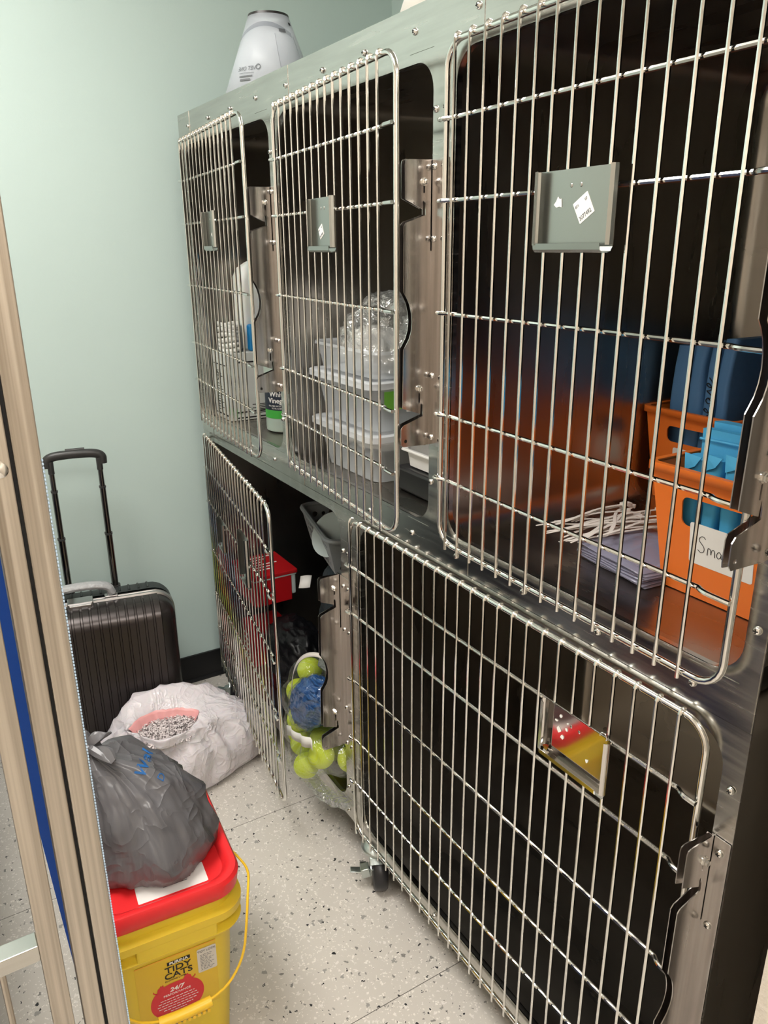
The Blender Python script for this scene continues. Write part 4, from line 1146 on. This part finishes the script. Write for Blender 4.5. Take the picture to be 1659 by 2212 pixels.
mk('top_handle', G().tube(pts, .0165, 12, flat=.7), M['gripwrap'], suit)
g = G(); bx = Matrix.Translation(S(.006, -.045, Z1S + .002)) @ Matrix.Rotation(th, 4, 'Z')
g.box(-.016, .026, -.034, .034, -.004, .014, 0, bx); g.box(.02, .032, -.030, .030, -.020, .010, 0, bx)
mk('combination_lock', g, M['alu'], suit, bevel=.0025, smooth=False)
g = G()
for a in range(3):
    for b in range(2): g.ball(S(.0 + a * .006, -.054 + b * .016, Z1S + .0145), .0022, 8, sc=(1, 1, .5))
mk('lock_dial', g, M['ink'], suit)
# trolley handle
def pole(y):
    x = -.075
    root_pts = [(Z1S - .02, .0115, M['pole'], .0), (.62, .0105, M['pole'], 0), (.745, .009, M['pole'], 0)]
    g = G()
    g.tube([S(x, y, Z1S), S(x, y, .66)], .0135, 14, flat=.7); g.tube([S(x, y, .66), S(x, y, .80)], .0115, 14, flat=.7); g.tube([S(x, y, .80), S(x, y, .875)], .0098, 14, flat=.7)
    o = mk('trolley_pole', g, M['pole'], suit)
    g = G(); g.tube([S(x, y, .657), S(x, y, .662)], .0145, 14, flat=.75); g.tube([S(x, y, .797), S(x, y, .802)], .0125, 14, flat=.75)
    mk('pole_socket', G().tube([S(x, y, Z1S - .01), S(x, y, Z1S + .012)], .018, 14, flat=.8), M['poledark'], suit)
    mk('pole_collar', g, M['poledark'], o)
pole(-.072); pole(.054)
g = G()
pts = bent([S(-.075, -.080, .868), S(-.075, -.081, .897), S(-.075, -.009, .901), S(-.075, .063, .897), S(-.075, .062, .868)], 3)
g.tube(pts, .0115, 12, flat=1.1)
for y_ in (-.072, .054): g.tube([S(-.075, y_, .850), S(-.075, y_, .885)], .0105, 12, flat=.8)
mk('trolley_grip', g, M['poledark'], suit)
mk('grip_button', G().tube([S(-.075, -.03, .912), S(-.075, .02, .912)], .004, 8), M['poledark'], suit)
g = G()
for xx in (-.075, .075):
    for yy in (-.165, .165):
        mx = Matrix.Translation(S(xx, yy, .024)) @ Matrix.Rotation(PI / 2, 4, 'X'); g2 = G().lathe([(.008, -.012), (.022, -.011), (.024, 0), (.022, .011), (.008, .012)], seg=20, mx=mx)
        w = mk('suitcase_wheel', g2, M['rubber'], suit)
        mk('wheel_fork', G().tube([S(xx, yy, .024), S(xx, yy, .045)], .014, 8), M['poledark'], suit)


# ------------------------------------------------------------------ white trash bag with shredded paper
def white_bag():
    root = empty('trash_bag', (-1.90, -.235, 0), 'open white trash bag full of shredded paper on the floor', 'trash bag')
    N = 280; cx, cy = -1.902, -.245; ax, ay = .128, .250
    MC = Vector((-1.848, -.292))
    mp_ = [(-1.780, -.290), (-1.805, -.240), (-1.838, -.213), (-1.869, -.200), (-1.897, -.235), (-1.914, -.280), (-1.922, -.318), (-1.908, -.362), (-1.873, -.397), (-1.838, -.372), (-1.804, -.352), (-1.781, -.336)]
    pol = sorted([(math.atan2(y - MC.y, x - MC.x) % (2 * PI), math.hypot(x - MC.x, y - MC.y)) for x, y in mp_])
    def mr_(a):
        a %= 2 * PI; ext = [(pol[-1][0] - 2 * PI, pol[-1][1])] + pol + [(pol[0][0] + 2 * PI, pol[0][1])]
        for (a0, r0), (a1, r1) in zip(ext[:-1], ext[1:]):
            if a0 <= a <= a1:
                f = (a - a0) / (a1 - a0 + 1e-9); f = f * f * (3 - 2 * f); return r0 + (r1 - r0) * f
        return pol[0][1]
    secs = []
    for z, f, bl in ((.002, .55, 0), (.003, .86, 0), (.018, .97, 0), (.05, 1.03, 0), (.085, 1.05, 0), (.115, 1.02, 0), (.14, .97, .02), (.160, .90, .08), (.176, .82, .18), (.188, .75, .32), (.196, .70, .48), (.202, .66, .64), (.205, .62, .80), (.207, .6, .92), (.206, .6, 1.0), (.200, .6, 1.015), (.190, .6, 1.0), (.182, .6, .97)):
        sec = []
        for k in range(N):
            a = 2 * PI * k / N; c_, s_ = math.cos(a), math.sin(a)
            sq = 1 + .05 * math.cos(3 * a + 1.1) + .03 * math.cos(5 * a)
            bx = cx + ax * f * c_ * sq; by = cy + ay * f * s_ * sq
            rm = mr_(a) * (1.0 if bl <= 1 else .98); mx_ = MC.x + rm * c_; my_ = MC.y + rm * s_
            t_ = min(bl, 1); x = bx + (mx_ - bx) * t_; y = by + (my_ - by) * t_
            # the film stands up as a ridge on the wall side and slumps to the right
            hump = math.sin(PI * min(1, max(0, (bl + .10) / 1.08))) ** .7 if z > .11 else 0
            back = math.exp(-((x + 1.985) / .055) ** 2); side = math.exp(-((y + .235) / .20) ** 2)
            zz = z + hump * back * side * .075 - (.030 * max(0, (y + .10) / .1) if z > .11 and y > -.10 else 0) * (1 - t_)
            wgt = (1 if z > .03 else .15) * (1 - t_ * .85)
            q = Vector((x * 9, y * 9, z * 7))
            big = noise.noise(q * 1.0 + Vector((4, 0, 0))) * .016
            cr = -abs(noise.noise(q * 1.5 + Vector((a * .6, 0, 9)))) * .040 - abs(noise.noise(Vector((x * 34, y * 22, z * 26)))) * .013 - abs(noise.noise(Vector((x * 70 + z * 60, y * 40, z * 60)))) * .006
            d = (big + cr + .012) * wgt
            sec.append(Vector((max(x + c_ * d, -2.014 + .168 * (y + .385)), y + s_ * d, max(.001, zz + (d * .9 if z > .13 else 0)))))
        secs.append(sec)
    mk('bag_film', G().loft(secs, cap0=True), M['trash'], root, angle=180)
    mcx, mcy = MC.x, MC.y
    # pink drawstring hem, on the far and left side of the mouth
    def hem(a0, a1, z0, z1, r0_, r1_, n=40, nm='drawstring_hem'):
        s2 = []
        for k in range(n + 1):
            a = a0 + (a1 - a0) * k / n; c_, s_ = math.cos(a), math.sin(a); row = []
            for j in range(5):
                f = j / 4; r = r0_ + (r1_ - r0_) * f; zz = z0 + (z1 - z0) * f + .004 * noise.noise(Vector((a * 5, f * 2, 1))) + .006 * max(0, -c_) * (1 - f)
                wob = .004 * noise.noise(Vector((a * 6, f, 9)))
                row.append(Vector((mcx + mr_(a) * (r + wob * 6) * c_, mcy + mr_(a) * (r + wob * 6) * s_, zz)))
            s2.append(row)
        mk(nm, G().loft(s2, close=False), M['pinkband'], root, solid=.0008)
    hem(PI * .50, PI * 1.40, .206, .184, .985, .80)
    g = G(); s2 = []
    for k in range(12):
        f = k / 11; p = Vector((-1.80 + .025 * f, -.33 + .13 * f, .192 - .01 * f)); s2.append([p, p + Vector((.012, .002, -.006))])
    # flap of film folded in front of the mouth
    g = G(); s2 = []
    for k in range(25):
        f = k / 24; row = []
        for j in range(9):
            h = j / 8; x = -1.822 - .052 * h + .014 * math.sin(PI * f); y = -.365 + .16 * f - .02 * h; z = .205 + .020 * math.sin(PI * h) - .012 * h + .006 * noise.noise(Vector((f * 5, h * 3, 2)))
            x -= .012 * abs(noise.noise(Vector((f * 7, h, 4))))
            row.append(Vector((x, y, z)))
        s2.append(row)
    return root
wb = white_bag()
g = G(); rnd = random.Random(11)
for i in range(3800):
    a = rnd.uniform(0, 2 * PI); r = math.sqrt(rnd.random()) * 1.02
    x = -1.850 + .068 * r * math.cos(a) ; y = -.292 + .098 * r * math.sin(a); z = .178 + rnd.uniform(0, .012) + .006 * (1 - r * r)
    L = rnd.uniform(.002, .005); w = rnd.uniform(.0009, .002)
    mx = Matrix.Translation((x, y, z)) @ Matrix.Rotation(rnd.uniform(0, 6.3), 4, 'Z') @ Matrix.Rotation(rnd.uniform(-1.1, 1.1), 4, 'X') @ Matrix.Rotation(rnd.uniform(-.8, .8), 4, 'Y')
    c = rnd.uniform(-.002, .002)
    g.add([mx @ Vector(p) for p in ((-L, -w, 0), (0, -w, c), (L, -w, 0), (L, w, 0), (0, w, c), (-L, w, 0))], [(0, 1, 4, 5), (1, 2, 3, 4)], 0 if rnd.random() < .86 else 1)
secs = [[Vector((-1.868 + .050 * r * math.cos(t_), -.272 + .098 * r * math.sin(t_), .175 + .004 * (1 - r))) for t_ in [2 * PI * k / 32 for k in range(32)]] for r in (1.04, .5, .02)]
g.loft(secs, mi=1)
sp = mk('shredded_paper', g, [mat('shred_white', rgb(222, 212, 212), .6), mat('shred_grey', rgb(120, 112, 112), .6)], smooth=False, origin=(-1.868, -.272, .178), keep=True)
tag(sp, 'shredded paper visible in the mouth of the white trash bag', 'shredded paper', kind='stuff')


# ------------------------------------------------------------------ bucket and grey bag
th2 = math.radians(-4.5)
BC = Vector((-1.204, -.499, 0))
def B(x, y, z): return Vector((BC.x + x * math.cos(th2) - y * math.sin(th2), BC.y + x * math.sin(th2) + y * math.cos(th2), z))
bucket = empty('litter_bucket', (BC.x, BC.y, 0), 'yellow cat litter bucket with a red lid and wire bail handle', 'bucket')
def rrb(hx, hy, r, z, n=8): return [B(a, b, z) for a, b in rr(-hx, hx, -hy, hy, r, n)]
secs = [rrb(.118, .088, .035, .001), rrb(.126, .094, .04, .006), rrb(.138, .106, .042, .20), rrb(.143, .111, .044, .290), rrb(.143, .111, .044, .294), rrb(.160, .128, .05, .296), rrb(.161, .129, .05, .300), rrb(.149, .117, .048, .304), rrb(.149, .117, .048, .322), rrb(.162, .130, .05, .325), rrb(.163, .131, .05, .341), rrb(.149, .117, .047, .345), rrb(.150, .118, .047, .372), rrb(.14, .11, .045, .372)]
mk('bucket_body', G().loft(secs, cap0=True), M['yellow'], bucket, angle=30)
# solid web between the two ribs at the middle of each face
g = G()
for mm in (1,):
    g.box(.143, .1605, -.062, .075, .297, .326, 0, Matrix.Translation(BC) @ Matrix.Rotation(th2, 4, 'Z'))
mk('rim_web', g, M['yellow'], bucket, smooth=False, bevel=.003)
secs = [rrb(.155, .123, .05, .366), rrb(.159, .127, .05, .370), rrb(.162, .130, .05, .396), rrb(.158, .126, .048, .403), rrb(.150, .118, .045, .404), rrb(.141, .109, .042, .398), rrb(.137, .105, .04, .390), rrb(.10, .07, .03, .389), rrb(.02, .02, .01, .389)]
mk('bucket_lid', G().loft(secs, cap1=True), M['red'], bucket, angle=40)
g = G(); g.box(-.04, -.0385, -.119, .119, .4028, .4042, 0, Matrix.Translation(BC) @ Matrix.Rotation(th2, 4, 'Z'))
mk('lid_hinge', g, M['labelred'], bucket, smooth=False)
mpl = lambda a, b, c: B(a, b, .3896 + c)
mk('lid_label', plate_geo([rr(.080, .128, -.045, .074, .002, 2)], .0004, mpl), M['white'], bucket, smooth=False)
g = G()
for k in range(5): g.box(.0, .0, 0, 0, 0, 0)
g = G(); MB_ = Matrix.Translation(BC) @ Matrix.Rotation(th2, 4, 'Z')
for k in range(6): g.box(.078 + k * .006, .0795 + k * .006, .0, .055 - .007 * (k % 3), .3899, .3902, 0, MB_)
mk('lid_print', g, M['greyink'], bucket, smooth=False)
# front face label: face plane leans with the taper
def BF(u, z, off=0):   # u along the face (right +), z height
    hx = .126 + (.143 - .126) * (z - .006) / .284
    return B(hx + .0008 + off, u, z)
mpf = lambda a, b, c: BF(a, b, c * .5 + .0002)
mk('label_band', plate_geo([[(-.068, .272), (.072, .272), (.072, .2695), (-.068, .2695)]], .0003, mpf), M['orangeband'], bucket, smooth=False)
mk('label_field', plate_geo([[(-.068, .270), (.072, .270), (.072, .12), (-.068, .12)]], .0002, lambda a, b, c: BF(a, b, .0001)), mat('label_gold', rgb(214, 178, 46), .42), bucket, smooth=False)
bad = [(-.042 + .0445 * (1 + math.cos(t_)) , .170 + .040 * math.sin(t_)) for t_ in [2 * PI * k / 40 for k in range(40)]]
bad = [(-.002 + .047 * math.copysign(abs(math.cos(t_)) ** .8, math.cos(t_)), .166 + .042 * math.sin(t_)) for t_ in [2 * PI * k / 40 for k in range(40)]]
mk('red_badge', plate_geo([bad], .0003, lambda a, b, c: BF(a, b, .0006)), M['labelred'], bucket, smooth=False)
# two small cat silhouettes on the badge
for sx_, ox in ((1, -.036), (-1, .026)):
    cat = [(0, 0), (.002, .008), (.006, .011), (.007, .015), (.009, .012), (.012, .015), (.012, .010), (.015, .006), (.015, 0), (.010, -.003), (.004, -.003), (-.004, .002), (-.006, .007), (-.0065, .002), (-.003, -.002)]
    q = plate_geo([[(ox + sx_ * a, .199 + b + (.004 if sx_ < 0 else -.002)) for a, b in cat]], .0003, lambda a, b, c: BF(a, b, .0008))
    mk('cat_silhouette', q, M['labelred'], bucket, smooth=False)
def ft(s, size, u, z, align='CENTER', sx=1.0, bold=0, shear=0): return text_geo(s, size, lambda a, b, c: BF(u + a, z + b, .0011 + c), align=align, sx=sx, bold=bold, shear=shear)
t = ft('TIDY', .0185, .004, .2355, sx=1.12, bold=.0002)
q = ft('CATS', .0185, .004, .2205, sx=1.10, bold=.0002); t.add(q.v, q.f)
q = ft('CLUMPING LITTER', .0045, -.002, .2145); t.add(q.v, q.f)
mk('brand_print', t, M['ink'], bucket, smooth=False)
mk('brand_box', plate_geo([[(-.014, .2515), (.026, .2515), (.026, .2595), (-.014, .2595)]], .0003, lambda a, b, c: BF(a, b, .0007)), M['ink'], bucket, smooth=False)
mk('brand_name', ft('PURINA', .0088, .006, .2527, sx=1.05, bold=.0002), M['white'], bucket, smooth=False)
t = ft('24/7', .0135, -.002, .1885, shear=.2, bold=.0003)
q = ft('PERFORMANCE', .0068, -.002, .1800, sx=1.02); t.add(q.v, q.f)
def line_bar(g_, u0, u1, z, h=.0016, off=.0011):     # print too small to read: a broken line of dashes
    u = u0
    while u < u1 - .002:
        w = min(u1 - u, random.uniform(.003, .008)); g_.add([BF(u, z, off), BF(u + w, z, off), BF(u + w, z + h, off), BF(u, z + h, off)], [(0, 1, 2, 3)]); u += w + .0015
for k, hw in enumerate((.030, .034, .036, .034, .026, .014)): line_bar(t, -.002 - hw, -.002 + hw, .1715 - k * .0062)
mk('badge_text', t, M['white'], bucket, smooth=False)
mk('side_label', plate_geo([rr(.038, .072, .205, .262, .003, 3)], .0003, lambda a, b, c: BF(a, b, .0008)), mat('label_grey', rgb(205, 200, 190), .5), bucket, smooth=False)
t = ft('TIDY LOCK', .0062, .055, .253)
for k in range(11): line_bar(t, .043, .067 - .004 * (k % 3), .246 - k * .0036, .0012)
mk('side_print', t, M['greyink'], bucket, smooth=False)
t = G(); line_bar(t, -.02, .06, .108, .003); line_bar(t, -.02, .05, .102)
mk('weight_print', t, M['greyink'], bucket, smooth=False)
# bail handle: hangs down in front of the face from pivots at the two narrow ends
half = [(0.0, .137, .335), (.06, .146, .352), (.12, .148, .372), (.165, .132, .372), (.186, .120, .325), (.190, .110, .262), (.192, .082, .215), (.192, .048, .196), (.192, .02, .192)]
pts = bent([B(*p) for p in half] + [B(p[0], -p[1], p[2]) for p in half[::-1]], 2)
mk('bail_wire', G().tube(pts, .0023, 8), M['handleyellow'], bucket)
g = G(); gp = [B(.192, -.044, .192), B(.193, .0, .190), B(.192, .046, .193)]
g.tube(bent(gp, 2), .0095, 12, flat=1.0)
mk('bail_grip', g, M['handleyellow'], bucket)
g = G()
for k in range(10): g.box(.186, .2015, -.040 + k * .0085, -.035 + k * .0085, .180, .186, 0, MB_)
mk('grip_teeth', g, M['handleyellow'], bucket, smooth=False)


def grey_bag():
    root = empty('plastic_bag', (-1.215, -.50, .392), 'knotted grey plastic shopping bag lying on the bucket lid', 'plastic bag')
    N = 200; cx, cy = -1.212, -.503; secs = []
    for z, f, dx, dy in ((.3915, .55, 0, 0), (.3925, .84, 0, 0), (.402, .97, 0, 0), (.425, 1.04, 0, 0), (.455, 1.0, 0, -.002), (.485, .93, -.002, -.006), (.515, .83, -.004, -.012), (.545, .70, -.006, -.020), (.57, .56, -.006, -.030), (.590, .42, -.004, -.042), (.603, .28, 0, -.055), (.612, .14, .0, -.065), (.618, .07, 0, -.070), (.628, .05, 0, -.073)):
        sec = []
        for k in range(N):
            a = 2 * PI * k / N; c_, s_ = math.cos(a), math.sin(a)
            r = .126 * f; r2 = .114 * f
            fold = abs(noise.noise(Vector((a * 1.6 + z * 7, z * 9, 3)))) * .030 + abs(noise.noise(Vector((a * 5 + z * 16, z * 14, 11)))) * .010
            lump = noise.noise(Vector((c_ * 1.7, s_ * 1.7, z * 12))) * .018
            d = (lump - fold - abs(noise.noise(Vector((c_ * 1.6 + z * 15, s_ * 1.6, z * 11)))) * .022 + .016) * (min(1, f * 1.3) if z > .395 else .2)
            sec.append(Vector((cx + dx + c_ * (r + d), cy + dy + s_ * (r2 + d), z + (d * .4 if z > .41 else 0))))
        secs.append(sec)
    mk('bag_film', G().loft(secs, cap0=True, cap1=True), M['greybag'], root, angle=180)
    # tied ears
    kn = Vector((-1.212, -.574, .628))
    mk('bag_knot', G().ball(kn, .014, 16, sc=(1.1, 1.3, .8)), M['greybag'], root)
    for sgn, tip in ((1, Vector((-1.20, -.545, .652))), (-1, Vector((-1.24, -.600, .655))), (1, Vector((-1.16, -.55, .625)))):
        g = G(); s2 = []
        for k in range(9):
            f = k / 8; p = kn.lerp(tip, f) + Vector((0, 0, .008 * math.sin(PI * f))); w = .006 + .009 * math.sin(PI * f)
            s2.append([p + Vector((w * math.cos(t_) * .6, w * math.sin(t_), w * .5 * math.sin(t_ * 2))) for t_ in [2 * PI * j / 10 for j in range(10)]])
        g.loft(s2, cap0=True, cap1=True); mk('bag_ear', g, M['greybag'], root)
    # printed lettering
    def on(u, v, off=.004):
        a = math.radians(-8) + u / .09; z = .515 + v
        f = max(.2, 1.02 - max(0, z - .43) * 1.9)
        return Vector((cx + math.cos(a) * .126 * f + off + .003, cy - .012 + math.sin(a) * .114 * f, z))
    return root
gb = grey_bag()
from mathutils.bvhtree import BVHTree
film = [c for c in gb.children if c.name.startswith('bag_film')][0]
bv = BVHTree.FromPolygons([v.co[:] for v in film.data.vertices], [tuple(p.vertices) for p in film.data.polygons])
def stick_text(s, size, px, py, rot, parent, m, bold=.0):
    """lay lettering on the film surface; (px,py) is the spot seen from the aisle"""
    d = (Vector(R[2]) * F_PX + Vector(R[0]) * (px - 829.5) + Vector(R[1]) * (py - 1106)).normalized()
    h = bv.ray_cast(CAM, d)
    if h[0] is None: return
    c, n = h[0], h[1]; fore = abs(n.dot(d))
    if n.dot(d) > 0: n = -n
    u = Vector(R[0]); v = -Vector(R[1])
    uu = u * math.cos(rot) + v * math.sin(rot); vv = -u * math.sin(rot) + v * math.cos(rot)
    def mp(a, b, cc):
        dd = (c + uu * a + vv * b - CAM).normalized(); q = bv.ray_cast(CAM, dd)
        if q[0] is None or (q[0] - c).length > .2: return c - d * .001
        return q[0] - dd * .0012
    g = text_geo(s, size, mp, ext=0, bold=bold, shear=.2)
    mk('bag_print', g, m, parent, smooth=False)
stick_text('Wal', .028, 312, 1682, 1.25, gb, M['blueink'], .0006)
stick_text('D', .018, 352, 1690, 1.2, gb, M['blueink'])

# ------------------------------------------------------------------ steel gate beside the viewer
gate = empty('kennel_gate', (-.72, -.69, 0), 'worn stainless steel gate posts in the left foreground', 'gate')
def post(name, y0, y1, x0=-.745, x1=-.72, m='gate'): return mk(name, G().box(x0, x1, y0, y1, .001, 2.05), M[m], gate, smooth=False, bevel=.0012)
post('gate_post', -.6608, -.6390); post('hinge_post', -.6836, -.6640); post('frame_post', -.7148, -.6940)
mk('gap_shade', G().box(-.742, -.727, -.664, -.6608, .001, 2.05), M['dark'], gate, smooth=False)  # dark strip paints the shade in the open gap between the posts
mk('cross_bar', G().box(-.742, -.720, -.93, -.7148, .718, .738), M['steel'], gate, smooth=False, bevel=.001)
mk('cross_bar', G().box(-.742, -.720, -.93, -.7148, 2.03, 2.05), M['steel'], gate, smooth=False, bevel=.001)
for k in range(4):
    y_ = -.7525 - k * .05
    mk('gate_rod', G().tube([(-.731, y_, .04), (-.731, y_, .72)], .0033, 8), M['gate'], gate)
mk('cross_bar', G().box(-.742, -.720, -.93, -.7148, .03, .05), M['steel'], gate, smooth=False, bevel=.001)
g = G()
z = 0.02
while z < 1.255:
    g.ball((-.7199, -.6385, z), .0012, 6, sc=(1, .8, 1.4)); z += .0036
mk('edge_glint', g, M['glint'], gate)  # pale beads imitate the bright reflected fringe along the post edge
g = G(); g.lathe([(.0075, 0), (.007, .002), (.004, .004), (.001, .0045)], seg=18, mx=Matrix.Translation((-.72, -.6735, 1.251)) @ Matrix.Rotation(PI / 2, 4, 'Y'))
mk('gate_screw', g, M['chrome'], gate)
pn = plate_geo([[(-.705, 1.25), (-.690, .80), (-.683, .66), (-.676, .527), (-.650, .001), (-.628, .001), (-.632, 1.25)]], .008, lambda a, b, c: Vector((-.9 + c, a, b)))
tag(mk('plastic_board', pn, M['bluepanel'], smooth=False, origin=(-.9, -.66, .001)), 'narrow royal blue plastic board standing behind the steel gate posts', 'board')

# ------------------------------------------------------------------ light and view
w = bpy.data.worlds.new('world'); scene.world = w; w.use_nodes = True
w.node_tree.nodes['Background'].inputs[0].default_value = (.5, .52, .55, 1); w.node_tree.nodes['Background'].inputs[1].default_value = .2
vs = scene.view_settings; vs.view_transform = 'Standard'; vs.look = 'None'; vs.gamma = 1; vs.exposure = 0.0; vs.use_curve_mapping = False
scene.cycles.max_bounces = 12; scene.cycles.transparent_max_bounces = 24; scene.cycles.glossy_bounces = 8
for o in bpy.data.objects:
    for k_ in ('_top', '_off'):
        if k_ in o: del o[k_]
